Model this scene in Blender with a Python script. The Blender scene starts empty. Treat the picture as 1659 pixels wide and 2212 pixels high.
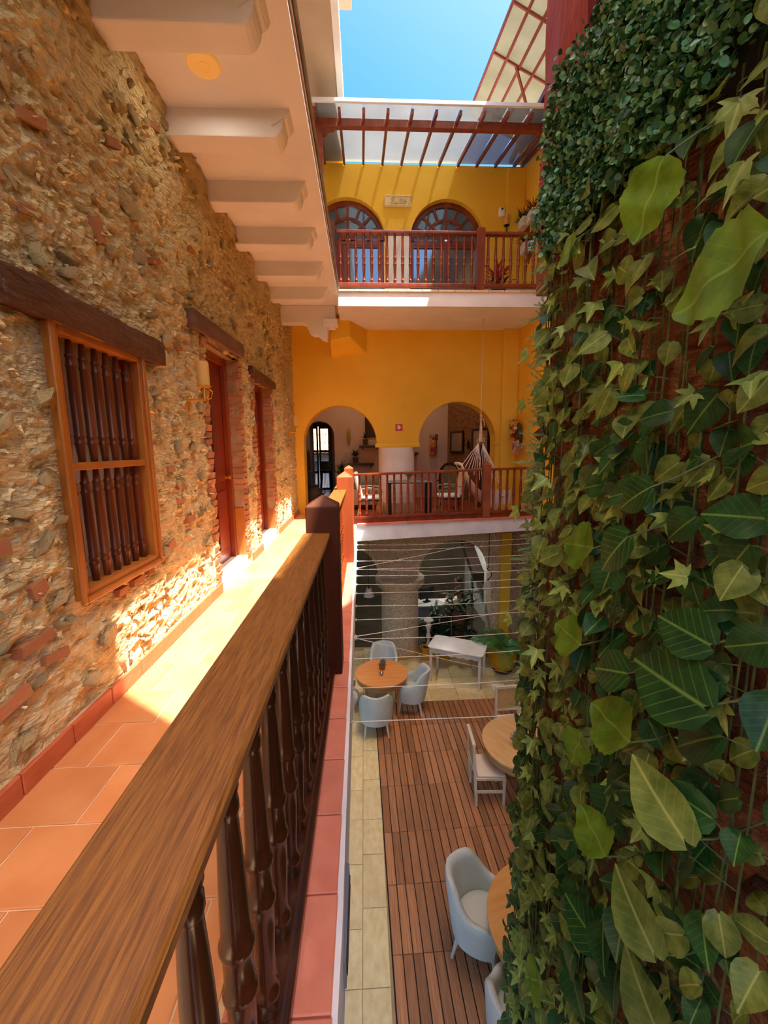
import bpy, bmesh, math, random
import numpy as np
from mathutils import Vector, Matrix, noise as mn
from math import sin, cos, pi, radians, sqrt

R = random.Random(7)
scene = bpy.context.scene
COL = scene.collection

# ------------------------------------------------------------------ camera
cam_d = bpy.data.cameras.new('camera')
cam = bpy.data.objects.new('camera', cam_d)
COL.objects.link(cam)
scene.camera = cam
cam_d.sensor_fit = 'AUTO'
cam_d.sensor_width = 36.0
cam_d.lens = 36.0 * 900.0 / 2212.0
cam_d.clip_start = 0.02
cam_d.clip_end = 300
PSI, THE, ROL = radians(2.66), radians(8.80), radians(0.6)
fw = Vector((sin(PSI) * cos(THE), cos(PSI) * cos(THE), -sin(THE)))
rt = Vector((cos(PSI), -sin(PSI), 0))
up = rt.cross(fw)
rt2 = rt * cos(ROL) - up * sin(ROL)
up2 = up * cos(ROL) + rt * sin(ROL)
mw = Matrix((rt2, up2, -fw)).transposed().to_4x4()
mw.translation = Vector((0, 0, 1.5))
cam.matrix_world = mw

# ------------------------------------------------------------------ sky, sun, exposure
def lin(c):
    c = c / 255.0
    return c / 12.92 if c <= 0.04045 else ((c + 0.055) / 1.055) ** 2.4
def L(rgb):
    return (lin(rgb[0]), lin(rgb[1]), lin(rgb[2]), 1.0)

world = bpy.data.worlds.new('sky_world')
scene.world = world
world.use_nodes = True
wn = world.node_tree
wn.nodes.clear()
w_out = wn.nodes.new('ShaderNodeOutputWorld')
w_bg = wn.nodes.new('ShaderNodeBackground')
w_sky = wn.nodes.new('ShaderNodeTexSky')
w_sky.sky_type = 'NISHITA'
w_sky.sun_disc = False
w_sky.sun_elevation = radians(69.7)
w_sky.sun_rotation = radians(125)
w_sky.dust_density = 7.5
w_sat = wn.nodes.new('ShaderNodeHueSaturation')
w_sat.inputs['Saturation'].default_value = 1.95
w_sat.inputs['Hue'].default_value = 0.492
wn.links.new(w_sky.outputs[0], w_sat.inputs['Color'])
wn.links.new(w_sat.outputs[0], w_bg.inputs[0])
wn.links.new(w_bg.outputs[0], w_out.inputs[0])
w_bg.inputs[1].default_value = 0.102

sun_d = bpy.data.lights.new('sun', 'SUN')
sun_d.energy = 4.4
sun_d.color = (1.0, 0.95, 0.87)
sun_d.angle = 0.009
sun = bpy.data.objects.new('sun', sun_d)
COL.objects.link(sun)
SD = Vector((1.0, -0.70, 3.3)).normalized()
sun.rotation_euler = SD.to_track_quat('Z', 'Y').to_euler()
sun.location = SD * 30

vs = scene.view_settings
vs.view_transform = 'Standard'
vs.look = 'None'
vs.gamma = 1.0
vs.exposure = 2.36
vs.use_curve_mapping = False
cy = scene.cycles
cy.max_bounces = 10
cy.diffuse_bounces = 7
cy.transparent_max_bounces = 12
cy.use_denoising = True
cy.sample_clamp_indirect = 6.0
cy.caustics_reflective = False
cy.caustics_refractive = False

# ------------------------------------------------------------------ materials
MATS = {}
def M(name, c1, c2=None, scale=4.0, rough=0.6, bump=0.0, bscale=30.0, rnd=0.0, stretch=(1, 1, 1),
      spec=0.4, metal=0.0, lo=0.3, hi=0.7, trans=0.0, detail=5.0, coat=0.0, emit=None, alpha=None, bdist=0.02):
    if name in MATS:
        return MATS[name]
    m = bpy.data.materials.new(name)
    MATS[name] = m
    m.use_nodes = True
    nt = m.node_tree
    nt.nodes.clear()
    N, K = nt.nodes.new, nt.links.new
    out = N('ShaderNodeOutputMaterial')
    p = N('ShaderNodeBsdfPrincipled')
    K(p.outputs[0], out.inputs[0])
    p.inputs['Roughness'].default_value = rough
    p.inputs['Metallic'].default_value = metal
    p.inputs['Specular IOR Level'].default_value = spec
    p.inputs['Coat Weight'].default_value = coat
    tc = N('ShaderNodeTexCoord')
    mp = N('ShaderNodeMapping')
    mp.inputs['Scale'].default_value = stretch
    K(tc.outputs['Object'], mp.inputs[0])
    oi = None
    if rnd:
        oi = N('ShaderNodeObjectInfo')
        mu = N('ShaderNodeMath'); mu.operation = 'MULTIPLY'; mu.inputs[1].default_value = 37.0
        K(oi.outputs['Random'], mu.inputs[0])
        K(mu.outputs[0], mp.inputs['Location'])
    src = None
    if c2 is not None:
        nz = N('ShaderNodeTexNoise')
        nz.inputs['Scale'].default_value = scale
        nz.inputs['Detail'].default_value = detail
        K(mp.outputs[0], nz.inputs['Vector'])
        rp = N('ShaderNodeValToRGB')
        rp.color_ramp.elements[0].position = lo
        rp.color_ramp.elements[0].color = L(c1)
        rp.color_ramp.elements[1].position = hi
        rp.color_ramp.elements[1].color = L(c2)
        K(nz.outputs['Fac'], rp.inputs[0])
        src = rp.outputs[0]
    if rnd:
        hs = N('ShaderNodeHueSaturation')
        if src is None:
            hs.inputs['Color'].default_value = L(c1)
        else:
            K(src, hs.inputs['Color'])
        mr = N('ShaderNodeMapRange')
        mr.inputs['To Min'].default_value = 1 - rnd
        mr.inputs['To Max'].default_value = 1 + rnd
        K(oi.outputs['Random'], mr.inputs[0])
        K(mr.outputs[0], hs.inputs['Value'])
        src = hs.outputs[0]
    if src is None:
        p.inputs['Base Color'].default_value = L(c1)
    else:
        K(src, p.inputs['Base Color'])
    if bump:
        bz = N('ShaderNodeTexNoise')
        bz.inputs['Scale'].default_value = bscale
        bz.inputs['Detail'].default_value = 6.0
        K(mp.outputs[0], bz.inputs['Vector'])
        bp = N('ShaderNodeBump')
        bp.inputs['Strength'].default_value = bump
        bp.inputs['Distance'].default_value = bdist
        K(bz.outputs['Fac'], bp.inputs['Height'])
        K(bp.outputs[0], p.inputs['Normal'])
    if emit:
        p.inputs['Emission Color'].default_value = L(emit[0])
        p.inputs['Emission Strength'].default_value = emit[1]
    if trans:
        tr = N('ShaderNodeBsdfTranslucent')
        mx = N('ShaderNodeMixShader')
        mx.inputs[0].default_value = trans
        if src is None:
            tr.inputs[0].default_value = L(c1)
        else:
            K(src, tr.inputs[0])
        K(p.outputs[0], mx.inputs[1])
        K(tr.outputs[0], mx.inputs[2])
        K(mx.outputs[0], out.inputs[0])
        if alpha is not None:
            tp = N('ShaderNodeBsdfTransparent')
            m2 = N('ShaderNodeMixShader')
            m2.inputs[0].default_value = alpha
            K(mx.outputs[0], m2.inputs[1])
            K(tp.outputs[0], m2.inputs[2])
            K(m2.outputs[0], out.inputs[0])
    return m

# ------------------------------------------------------------------ mesh helpers
KID = {}
def par(o, p):
    o.parent = p
    KID.setdefault(p.name, []).append(o)

class MB:
    def __init__(s):
        s.v, s.f = [], []
    def add(s, vs_, fs_):
        o = len(s.v)
        s.v.extend([tuple(x) for x in vs_])
        s.f.extend([tuple(i + o for i in f) for f in fs_])
        return s
    def box(s, x0, x1, y0, y1, z0, z1):
        return s.hexa([(x0, y0, z0), (x1, y0, z0), (x1, y1, z0), (x0, y1, z0), (x0, y0, z1), (x1, y0, z1), (x1, y1, z1), (x0, y1, z1)])
    def hexa(s, p):
        return s.add(p, [(3, 2, 1, 0), (4, 5, 6, 7), (0, 1, 5, 4), (1, 2, 6, 5), (2, 3, 7, 6), (3, 0, 4, 7)])
    def bar(s, a, b, w, h, upv=(0, 0, 1)):
        a, b = Vector(a), Vector(b)
        d = (b - a).normalized()
        sd = d.cross(Vector(upv))
        if sd.length < 1e-4:
            sd = d.cross(Vector((1, 0, 0)))
        sd.normalize()
        u = sd.cross(d).normalized()
        sd, u = sd * w / 2, u * h / 2
        return s.hexa([a - sd - u, a + sd - u, b + sd - u, b - sd - u, a - sd + u, a + sd + u, b + sd + u, b - sd + u])
    def tube(s, pts, r, n=6, cap=True):
        pts = [Vector(p) for p in pts]
        rr = r if isinstance(r, (list, tuple)) else [r] * len(pts)
        vs_, fs_ = [], []
        d = (pts[1] - pts[0]).normalized()
        a = d.orthogonal().normalized()
        for i, p in enumerate(pts):
            if i == 0:
                t = pts[1] - pts[0]
            elif i == len(pts) - 1:
                t = pts[-1] - pts[-2]
            else:
                t = pts[i + 1] - pts[i - 1]
            t.normalize()
            a = (a - t * a.dot(t)).normalized()
            b = t.cross(a)
            for k in range(n):
                an = 2 * pi * k / n
                vs_.append(p + (a * cos(an) + b * sin(an)) * rr[i])
        for i in range(len(pts) - 1):
            for k in range(n):
                k2 = (k + 1) % n
                fs_.append((i * n + k, i * n + k2, (i + 1) * n + k2, (i + 1) * n + k))
        if cap:
            fs_.append(tuple(range(n - 1, -1, -1)))
            o = (len(pts) - 1) * n
            fs_.append(tuple(o + k for k in range(n)))
        return s.add(vs_, fs_)
    def lathe(s, prof, c=(0, 0, 0), n=16, axis='Z', cap=True, a0=0.0, sx=1.0, sy=1.0):
        vs_, fs_ = [], []
        for r, h in prof:
            for k in range(n):
                an = a0 + 2 * pi * k / n
                x, y = r * cos(an) * sx, r * sin(an) * sy
                if axis == 'Z':
                    q = (c[0] + x, c[1] + y, c[2] + h)
                elif axis == 'Y':
                    q = (c[0] + x, c[1] + h, c[2] + y)
                else:
                    q = (c[0] + h, c[1] + x, c[2] + y)
                vs_.append(q)
        for i in range(len(prof) - 1):
            for k in range(n):
                k2 = (k + 1) % n
                fs_.append((i * n + k, i * n + k2, (i + 1) * n + k2, (i + 1) * n + k))
        if cap:
            fs_.append(tuple(range(n - 1, -1, -1)))
            o = (len(prof) - 1) * n
            fs_.append(tuple(o + k for k in range(n)))
        return s.add(vs_, fs_)
    def prism(s, poly, a, b, axis='Y'):
        n = len(poly)
        def P(u, v, t):
            return {'Y': (u, t, v), 'X': (t, u, v), 'Z': (u, v, t)}[axis]
        vs_ = [P(u, v, a) for u, v in poly] + [P(u, v, b) for u, v in poly]
        fs_ = [tuple(range(n - 1, -1, -1)), tuple(range(n, 2 * n))]
        for i in range(n):
            j = (i + 1) % n
            fs_.append((i, j, n + j, n + i))
        return s.add(vs_, fs_)
    def ball(s, c, rx, ry=None, rz=None, n=10, m=6):
        ry = rx if ry is None else ry
        rz = rx if rz is None else rz
        prof = []
        vs_, fs_ = [(c[0], c[1], c[2] - rz)], []
        for i in range(1, m):
            th = -pi / 2 + pi * i / m
            for k in range(n):
                an = 2 * pi * k / n
                vs_.append((c[0] + rx * cos(th) * cos(an), c[1] + ry * cos(th) * sin(an), c[2] + rz * sin(th)))
        vs_.append((c[0], c[1], c[2] + rz))
        for k in range(n):
            fs_.append((0, 1 + (k + 1) % n, 1 + k))
        for i in range(m - 2):
            for k in range(n):
                k2 = (k + 1) % n
                a = 1 + i * n
                fs_.append((a + k, a + k2, a + n + k2, a + n + k))
        a = 1 + (m - 2) * n
        for k in range(n):
            fs_.append((a + k, a + (k + 1) % n, len(vs_) - 1))
        return s.add(vs_, fs_)
    def xf(s, mat):
        s.v = [tuple(mat @ Vector(p)) for p in s.v]
        return s
    def mesh(s, name, mat=None, smooth=False):
        me = bpy.data.meshes.new(name)
        me.from_pydata(s.v, [], s.f)
        bm = bmesh.new()
        bm.from_mesh(me)
        bmesh.ops.recalc_face_normals(bm, faces=bm.faces)
        bm.to_mesh(me)
        bm.free()
        if mat is not None:
            me.materials.append(mat)
        return me
    def build(s, name, mat, parent=None, smooth=False, bevel=0.0, loc=None, seg=2):
        me = s.mesh(name, mat)
        o = bpy.data.objects.new(name, me)
        COL.objects.link(o)
        if parent is not None:
            par(o, parent)
        if loc is not None:
            o.location = loc
        if smooth:
            ang = 35 if smooth is True else smooth
            for pl in me.polygons:
                pl.use_smooth = True
            try:
                me.set_sharp_from_angle(angle=radians(ang))
            except Exception:
                pass
        if bevel:
            bv = o.modifiers.new('bevel', 'BEVEL')
            bv.width = bevel
            bv.segments = seg
            bv.limit_method = 'ANGLE'
        return o

def link(name, me, parent=None, loc=(0, 0, 0), rot=None, scale=None):
    o = bpy.data.objects.new(name, me)
    COL.objects.link(o)
    if parent is not None:
        par(o, parent)
    o.location = loc
    if rot is not None:
        if isinstance(rot, Matrix):
            o.rotation_euler = rot.to_euler()
        else:
            o.rotation_euler = rot
    if scale is not None:
        o.scale = scale if isinstance(scale, (tuple, list)) else (scale,) * 3
    return o
def thing(name, label, cat, loc=(0, 0, 0), rz=0.0, group=None):
    o = bpy.data.objects.new(name, None)
    COL.objects.link(o)
    o.empty_display_size = 0.1
    o.location = loc
    o.rotation_euler = (0, 0, rz)
    return tag(o, label, cat, group)
def tag(o, label, cat, group=None):
    o['label'] = label
    o['category'] = cat
    if group:
        o['group'] = group
    return o
def struct(o, label=None):
    o['kind'] = 'structure'
    if label:
        o['label'] = label
    return o
def dup(root, loc, rz=0.0, label=None, group=None, scale=None):
    r = root.copy()
    COL.objects.link(r)
    r.location = loc
    r.rotation_euler = (0, 0, rz)
    if scale:
        r.scale = (scale,) * 3
    if label:
        r['label'] = label
    if group:
        r['group'] = group
    for ch in KID.get(root.name, []):
        c = ch.copy()
        COL.objects.link(c)
        c.parent = r
        for g in KID.get(ch.name, []):
            d = g.copy()
            COL.objects.link(d)
            d.parent = c
    return r
# materials -----------------------------------------------------------------
yellow = M('ochre_plaster', (240, 198, 66), (232, 186, 52), 1.6, 0.75, 0.12, 40)
yellow_up = M('lemon_plaster', (240, 196, 62), (230, 182, 46), 1.4, 0.75, 0.12, 40)
white_pl = M('white_plaster', (236, 232, 226), (222, 216, 208), 2.5, 0.8, 0.25, 14)
ceil_pl = M('ceiling_plaster', (228, 229, 236), (219, 219, 224), 2.0, 0.85, 0.15, 9)
room_pl = M('room_plaster', (214, 182, 160), (198, 164, 142), 1.2, 0.8, 0.06, 30)
grey_pl = M('grey_room_plaster', (214, 220, 216), (190, 196, 190), 1.5, 0.8)
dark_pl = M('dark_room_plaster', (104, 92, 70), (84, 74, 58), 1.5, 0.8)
wood_red = M('red_varnished_wood', (140, 62, 26), (96, 36, 14), 6, 0.28, 0.05, 40, 0.12, (1, 1, 0.15), 0.5)
wood_dark = M('dark_varnished_wood', (64, 30, 12), (40, 18, 8), 7, 0.22, 0.04, 50, 0.1, (1, 1, 0.12), 0.5)
wood_fr = M('honey_frame_wood', (178, 112, 44), (146, 84, 30), 6, 0.35, 0.05, 40, 0.08, (1, 1, 0.2), 0.5)
wood_door = M('mahogany_door', (128, 40, 16), (92, 22, 10), 5, 0.3, 0.06, 40, 0.0, (1, 1, 0.12), 0.5)
terra_base = M('terracotta_baseboard', (192, 106, 72), (174, 90, 58), 3, 0.5, 0.05, 60, 0.06)
brass = M('brass', (214, 160, 50), None, rough=0.35, metal=0.8)
black_m = M('black_metal', (24, 22, 22), None, rough=0.4)

# ================================================================== STRUCTURE
XW, XE, ZC, ZG, YB, XR = -1.54, -0.42, 4.20, 4.06, 9.65, 3.5
GZ = -3.57
def xe(y):
    return -0.085 - 0.0095 * y

# ---- left rubble wall: relief sheet with openings, embedded stones and bricks
def mat_rubble(name, tan, tan2, grey, rosy, dark):
    m = bpy.data.materials.new(name)
    m.use_nodes = True
    nt = m.node_tree
    N, K = nt.nodes.new, nt.links.new
    p = nt.nodes['Principled BSDF']
    p.inputs['Roughness'].default_value = 0.92
    p.inputs['Specular IOR Level'].default_value = 0.15
    tc = N('ShaderNodeTexCoord')
    oi = N('ShaderNodeObjectInfo')
    mu = N('ShaderNodeMath'); mu.operation = 'MULTIPLY'; mu.inputs[1].default_value = 53.0
    K(oi.outputs['Random'], mu.inputs[0])
    mp = N('ShaderNodeMapping')
    K(tc.outputs['Object'], mp.inputs[0]); K(mu.outputs[0], mp.inputs['Location'])
    def noi(sc, det=6.0, vec=None, dist=0.0):
        n = N('ShaderNodeTexNoise'); n.inputs['Scale'].default_value = sc
        n.inputs['Detail'].default_value = det; n.inputs['Distortion'].default_value = dist
        K(vec or mp.outputs[0], n.inputs['Vector'])
        return n.outputs['Fac']
    def ramp(fac, stops):
        r = N('ShaderNodeValToRGB')
        els = r.color_ramp.elements
        els[0].position, els[0].color = stops[0][0], L(stops[0][1])
        els[1].position, els[1].color = stops[-1][0], L(stops[-1][1])
        for q, c in stops[1:-1]:
            e_ = els.new(q); e_.color = L(c)
        K(fac, r.inputs[0])
        return r.outputs[0]
    def mix(f, a, b):
        x = N('ShaderNodeMix'); x.data_type = 'RGBA'
        K(f, x.inputs['Factor']); K(a, x.inputs['A']); K(b, x.inputs['B'])
        return x.outputs['Result']
    def sm(fac, a, b):
        r = N('ShaderNodeMapRange'); r.inputs['From Min'].default_value = a; r.inputs['From Max'].default_value = b
        K(fac, r.inputs[0])
        return r.outputs[0]
    st = N('ShaderNodeMapping'); st.inputs['Scale'].default_value = (1.0, 1.0, 2.6); st.inputs['Rotation'].default_value = (0.35, 0, 0)
    K(mp.outputs[0], st.inputs[0])
    base = ramp(noi(7.0, 8.0, st.outputs[0], 0.6), [(0.28, dark), (0.42, tan2), (0.55, tan), (0.75, tan)])
    c = mix(sm(noi(2.3, 4.0), 0.52, 0.62), base, ramp(noi(26.0, 4.0), [(0.3, grey), (0.7, tan)]))
    c = mix(sm(noi(1.7, 5.0, None, 0.3), 0.62, 0.68), c, ramp(noi(14.0), [(0.3, rosy), (0.7, tan2)]))
    hs = N('ShaderNodeHueSaturation')
    mr = N('ShaderNodeMapRange'); mr.inputs['To Min'].default_value = 0.78; mr.inputs['To Max'].default_value = 1.2
    K(oi.outputs['Random'], mr.inputs[0]); K(mr.outputs[0], hs.inputs['Value']); K(c, hs.inputs['Color'])
    K(hs.outputs[0], p.inputs['Base Color'])
    ad = N('ShaderNodeMath'); ad.operation = 'ADD'
    vo = N('ShaderNodeTexVoronoi'); vo.inputs['Scale'].default_value = 22.0
    K(st.outputs[0], vo.inputs['Vector'])
    K(noi(48.0, 10.0, st.outputs[0], 0.8), ad.inputs[0]); K(vo.outputs['Distance'], ad.inputs[1])
    bp = N('ShaderNodeBump'); bp.inputs['Strength'].default_value = 1.0; bp.inputs['Distance'].default_value = 0.022
    K(ad.outputs[0], bp.inputs['Height']); K(bp.outputs[0], p.inputs['Normal'])
    return m
rubble = mat_rubble('coral_rubble', (248, 226, 172), (232, 204, 146), (220, 206, 170), (220, 182, 140), (182, 152, 104))
brick_m = M('old_brick', (196, 116, 72), (188, 146, 108), 6, 0.95, 0.7, 40, 0.18)
hewn = M('hewn_lintel', (92, 52, 30), (58, 32, 18), 8, 0.5, 0.8, 22, 0.15, (1, 0.25, 1), bdist=0.03)

OPEN = [(2.235, 3.04, 0.715, 2.12), (4.35, 5.41, -0.2, 2.58), (6.16, 7.22, -0.2, 2.5)]   # y0, y1, z0, z1
def relief_sheet(name, y0, y1, z0, z1, step, fn, holes, mat, parent=None):
    ny, nz = int((y1 - y0) / step), int((z1 - z0) / step)
    ys = [y0 + (y1 - y0) * i / ny for i in range(ny + 1)]
    zs = [z0 + (z1 - z0) * i / nz for i in range(nz + 1)]
    vs_ = [fn(y, z) for z in zs for y in ys]
    fs_ = []
    for j in range(nz):
        zc = (zs[j] + zs[j + 1]) / 2
        for i in range(ny):
            yc = (ys[i] + ys[i + 1]) / 2
            if any(a - 0.0 < yc < b and c < zc < d for a, b, c, d in holes):
                continue
            a = j * (ny + 1) + i
            fs_.append((a, a + 1, a + ny + 2, a + ny + 1))
    return MB().add(vs_, fs_).build(name, mat, parent)
def wl(y, z):
    h = 0.020 * mn.noise((y * 3.1, z * 4.0, 1.0)) + 0.034 * (.5 - abs(mn.noise((y * 5 + z * 2.2, z * 10 - y * 2, 4.0)))) + 0.024 * (.4 - abs(mn.noise((y * 13 + z * 4, z * 22, 9.0)))) + 0.008 * mn.noise((y * 37, z * 51, 2.0)) - .012
    for a, b, c, d in OPEN[:1]:
        q = max(a - y, y - b, c - z, z - d)
        if q < .14:
            h = -.004 + (h + .004) * max(0, (q - .03) / .11)
    if z > 3.3:
        h += 0.05 * max(0, mn.noise((y * 1.5, z * 1.2, 7.0)))
    return (XW + h * 1.25 - 0.012, y, z)
wall_left = relief_sheet('wall_left', -1.6, YB + 0.02, -0.05, 4.45, 0.024, wl, OPEN, rubble)
struct(wall_left)
MB().box(XW - 0.5, XW - 0.06, -1.6, 2.235, -0.3, 7.6).box(XW - 0.5, XW - 0.06, 3.04, 4.35, -0.3, 7.6).box(XW - 0.5, XW - 0.06, 5.41, 6.16, -0.3, 7.6) \
    .box(XW - 0.5, XW - 0.06, 7.22, YB + 4, -0.3, 7.6).box(XW - 0.5, XW - 0.06, 2.235, 3.04, -0.3, 0.715).box(XW - 0.5, XW - 0.06, 2.235, 3.04, 2.12, 7.6) \
    .box(XW - 0.5, XW - 0.06, 4.35, 5.41, 2.58, 7.6).box(XW - 0.5, XW - 0.06, 6.16, 7.22, 2.5, 7.6).build('masonry_core', M('mortar', (170, 140, 104), (140, 112, 80), 8, 0.9, 0.4), wall_left)

def hull_mesh(name, n, mat, sx, sy, sz, seed):
    rr = random.Random(seed)
    bm = bmesh.new()
    for _ in range(n):
        v = Vector((rr.gauss(0, 1), rr.gauss(0, 1), rr.gauss(0, 1))).normalized()
        v *= rr.uniform(0.75, 1.0)
        bm.verts.new((v.x * sx, v.y * sy, v.z * sz))
    bmesh.ops.convex_hull(bm, input=bm.verts)
    for v in [v for v in bm.verts if not v.link_faces]:
        bm.verts.remove(v)
    me = bpy.data.meshes.new(name)
    bm.to_mesh(me)
    bm.free()
    me.materials.append(mat)
    for q in me.polygons:
        q.use_smooth = True
    me.set_sharp_from_angle(angle=radians(48))
    return me
def in_open(y, z, pad):
    if any(a - pad < y < b + pad and c - pad < z < d + pad for a, b, c, d in OPEN):
        return True
    return (1.88 < y < 3.42 and 2.06 < z < 2.36) or (3.92 < y < 5.63 and 2.52 < z < 2.86) or (5.86 < y < 7.5 and 2.42 < z < 2.7)
st_me = [hull_mesh('stone', 15, rubble, 0.5, 0.5, 0.5, 40 + k) for k in range(10)]
cnt = 0
while cnt < 285:
    y = 1.15 + (R.random() ** 1.5) * 7.9
    z = R.uniform(0.2, 4.1)
    if in_open(y, z, 0.09):
        continue
    s = R.uniform(0.08, 0.23) * (1.0 if y > 2 else 0.9)
    o = link('stone', st_me[cnt % 10], wall_left, (XW + 0.01 + R.uniform(-0.012, 0.008), y, z), (R.uniform(-0.5, 0.9), R.uniform(-0.25, 0.25), R.uniform(-0.25, 0.25)), (R.uniform(0.05, 0.1), s, s * R.uniform(0.35, 0.7)))
    cnt += 1
# small chips that nobody could count
cb = MB()
bmq = []
for k in range(3):
    rr = random.Random(k)
    pts = [(rr.uniform(-.5, .5), rr.uniform(-.5, .5), rr.uniform(-.5, .5)) for _ in range(7)]
    bm = bmesh.new()
    for q in pts:
        bm.verts.new(q)
    bmesh.ops.convex_hull(bm, input=bm.verts)
    bm.verts.index_update()
    bmq.append(([tuple(v.co) for v in bm.verts], [tuple(v.index for v in f.verts) for f in bm.faces]))
    bm.free()
n = 0
while n < 1800:
    y = 1.0 + (R.random() ** 1.25) * 8.6
    z = R.uniform(0.12, 4.3)
    if in_open(y, z, 0.075) or (z < 0.9 and R.random() < .6):
        continue
    s = R.uniform(0.02, 0.075)
    a = R.uniform(-0.9, 1.3)
    mt = Matrix.Translation((XW + R.uniform(-0.012, 0.012), y, z)) @ Matrix.Rotation(a, 4, 'X') @ Matrix.Rotation(R.uniform(-0.6, 0.6), 4, 'Z') @ Matrix.Diagonal((R.uniform(0.03, 0.07), s, s * R.uniform(0.25, 0.6), 1))
    vv, ff = bmq[n % 3]
    cb.add([mt @ Vector(q) for q in vv], ff)
    n += 1
o = cb.build('stone_chips', rubble, wall_left)
o['kind'] = 'stuff'
# bricks: courses beside the doors and odd bricks in the rubble
bk = []
for k in range(4):
    rr = random.Random(90 + k)
    b = MB().box(-.5, .5, -.5, .5, -.5, .5)
    b.v = [(x + rr.uniform(-.06, .06), y + rr.uniform(-.06, .06), z + rr.uniform(-.08, .08)) for x, y, z in b.v]
    bk.append(b.mesh('brick', brick_m))
def brick(x, y, z, dx, dy, dz, rx=0.0):
    link('brick', bk[R.randrange(4)], wall_left, (x, y, z), (rx, 0, 0), (dx, dy, dz))
for (y0, y1, z0, z1) in OPEN[1:]:
    z = 0.1
    while z < z1 - 0.02:
        h = R.uniform(0.05, 0.065)
        brick(XW - 0.10, y1 + 0.073 + R.uniform(-.004, .006), z + h / 2, 0.21 + R.uniform(-.012, .012), 0.15, h * 0.98)
        if R.random() < 0.8:
            brick(XW - 0.10, y0 - 0.063 + R.uniform(-.004, .006), z + h / 2, 0.22 + R.uniform(-.012, .012), 0.13, h * 0.98)
        z += h + 0.010
for y, z, dy, dz, rx in [(1.5, 1.9, .2, .07, 0), (1.62, 1.5, .16, .08, .1), (1.75, 1.1, .2, .07, -.1), (1.45, .95, .24, .09, .1), (1.9, .62, .26, .06, .05), (2.0, .5, .2, .055, -.1), (1.7, .42, .3, .07, .12), (1.95, .86, .12, .08, .3),
                      (3.4, 1.35, .14, .06, .1), (3.55, 1.2, .16, .06, 0), (3.5, 1.08, .12, .06, 0), (3.7, .9, .2, .07, .1), (3.3, .75, .14, .09, .3), (2.6, .62, .12, .05, 0), (2.78, .63, .16, .055, 0), (2.95, .65, .1, .05, 0), (3.06, .69, .09, .05, 0),
                      (5.75, 1.0, .18, .06, 0), (5.85, .8, .15, .06, 0), (5.7, 1.4, .12, .06, 0), (7.9, 1.1, .2, .06, 0), (8.3, .9, .18, .06, 0), (8.1, 1.5, .14, .06, 0), (3.75, 2.35, .1, .05, 0), (3.45, 2.9, .2, .05, .35), (2.75, 2.78, .11, .14, .5), (2.3, 3.05, .24, .05, .35),
                      (4.2, 3.3, .25, .05, .3), (3.0, 3.4, .2, .06, .4), (2.2, 2.6, .18, .05, .2), (1.62, 2.35, .2, .05, .1), (5.3, 3.4, .22, .06, .3), (6.2, 3.2, .2, .06, .2), (4.7, 3.75, .3, .05, .2), (3.6, 3.9, .25, .05, .3), (7.2, 3.0, .2, .05, 0)]:
    brick(XW - 0.016, y, z, 0.06, dy * .8, dz * .85, rx)

for (y0, y1, z0, z1) in OPEN[1:]:
    MB().box(XW - .2, XW - .004, y1 + .004, y1 + .1, .1, z1).box(XW - .2, XW - .004, y0 - .1, y0 - .004, .1, z1).build('mortar_joint', MATS['mortar'], wall_left)

# lintels
def lintel(nm, y0, y1, z0, z1, x0=XW - 0.12, x1=XW + 0.055, seed=0, mat=hewn, tilt=0.0):
    b = MB()
    nseg = 22
    for i in range(nseg):
        pass
    rings = []
    vs_, fs_ = [], []
    for i in range(nseg + 1):
        t = i / nseg
        y = y0 + (y1 - y0) * t
        w = lambda q: 0.009 * mn.noise((y * 6, q * 3.3, seed))
        vs_ += [(x0, y, z0 + tilt * t), (x1 + w(1), y, z0 + w(2) + tilt * t), (x1 + w(5) + .006, y, (z0 + z1) / 2 + tilt * t), (x1 + w(3), y, z1 + w(4) + tilt * t), (x0, y, z1 + tilt * t)]
    for i in range(nseg):
        for k in range(5):
            k2 = (k + 1) % 5
            fs_.append((i * 5 + k, i * 5 + k2, i * 5 + 5 + k2, i * 5 + 5 + k))
    fs_ += [(0, 1, 2, 3, 4), tuple(nseg * 5 + k for k in (4, 3, 2, 1, 0))]
    return struct(b.add(vs_, fs_).build(nm, mat))
lintel('trim_1', 1.95, 3.35, 2.125, 2.29, seed=1)
lintel('trim_2', 4.0, 5.56, 2.58, 2.74, seed=2, mat=M('grey_lintel', (128, 92, 76), (92, 62, 48), 8, 0.8, 0.6, 22, 0.1, (1, .25, 1)), tilt=0.05)
lintel('trim_3', 5.93, 7.44, 2.5, 2.61, seed=3)

# ---- corridor floor: terracotta squares in running bond on a screed
tile_m = M('terracotta_tile', (204, 132, 82), (220, 152, 98), 1.4, 0.42, 0.06, 70, 0.2, spec=0.35)
grout = M('grout', (226, 196, 158), (206, 172, 132), 6, 0.9)
floor = struct(MB().box(XW - 0.55, -0.30, -1.6, YB + 0.5, -0.30, -0.005).build('floor', grout))
def tile_box(bv=0.006):
    b = MB()
    b.add([(-.5, -.5, 0), (.5, -.5, 0), (.5, .5, 0), (-.5, .5, 0), (-.5, -.5, .84), (.5, -.5, .84), (.5, .5, .84), (-.5, .5, .84), (-.485, -.485, 1), (.485, -.485, 1), (.485, .485, 1), (-.485, .485, 1)],
          [(0, 1, 5, 4), (1, 2, 6, 5), (2, 3, 7, 6), (3, 0, 4, 7), (4, 5, 9, 8), (5, 6, 10, 9), (6, 7, 11, 10), (7, 4, 8, 11), (8, 9, 10, 11), (3, 2, 1, 0)])
    return b
tb = tile_box().mesh('tile', tile_m)
row = 0
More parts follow.
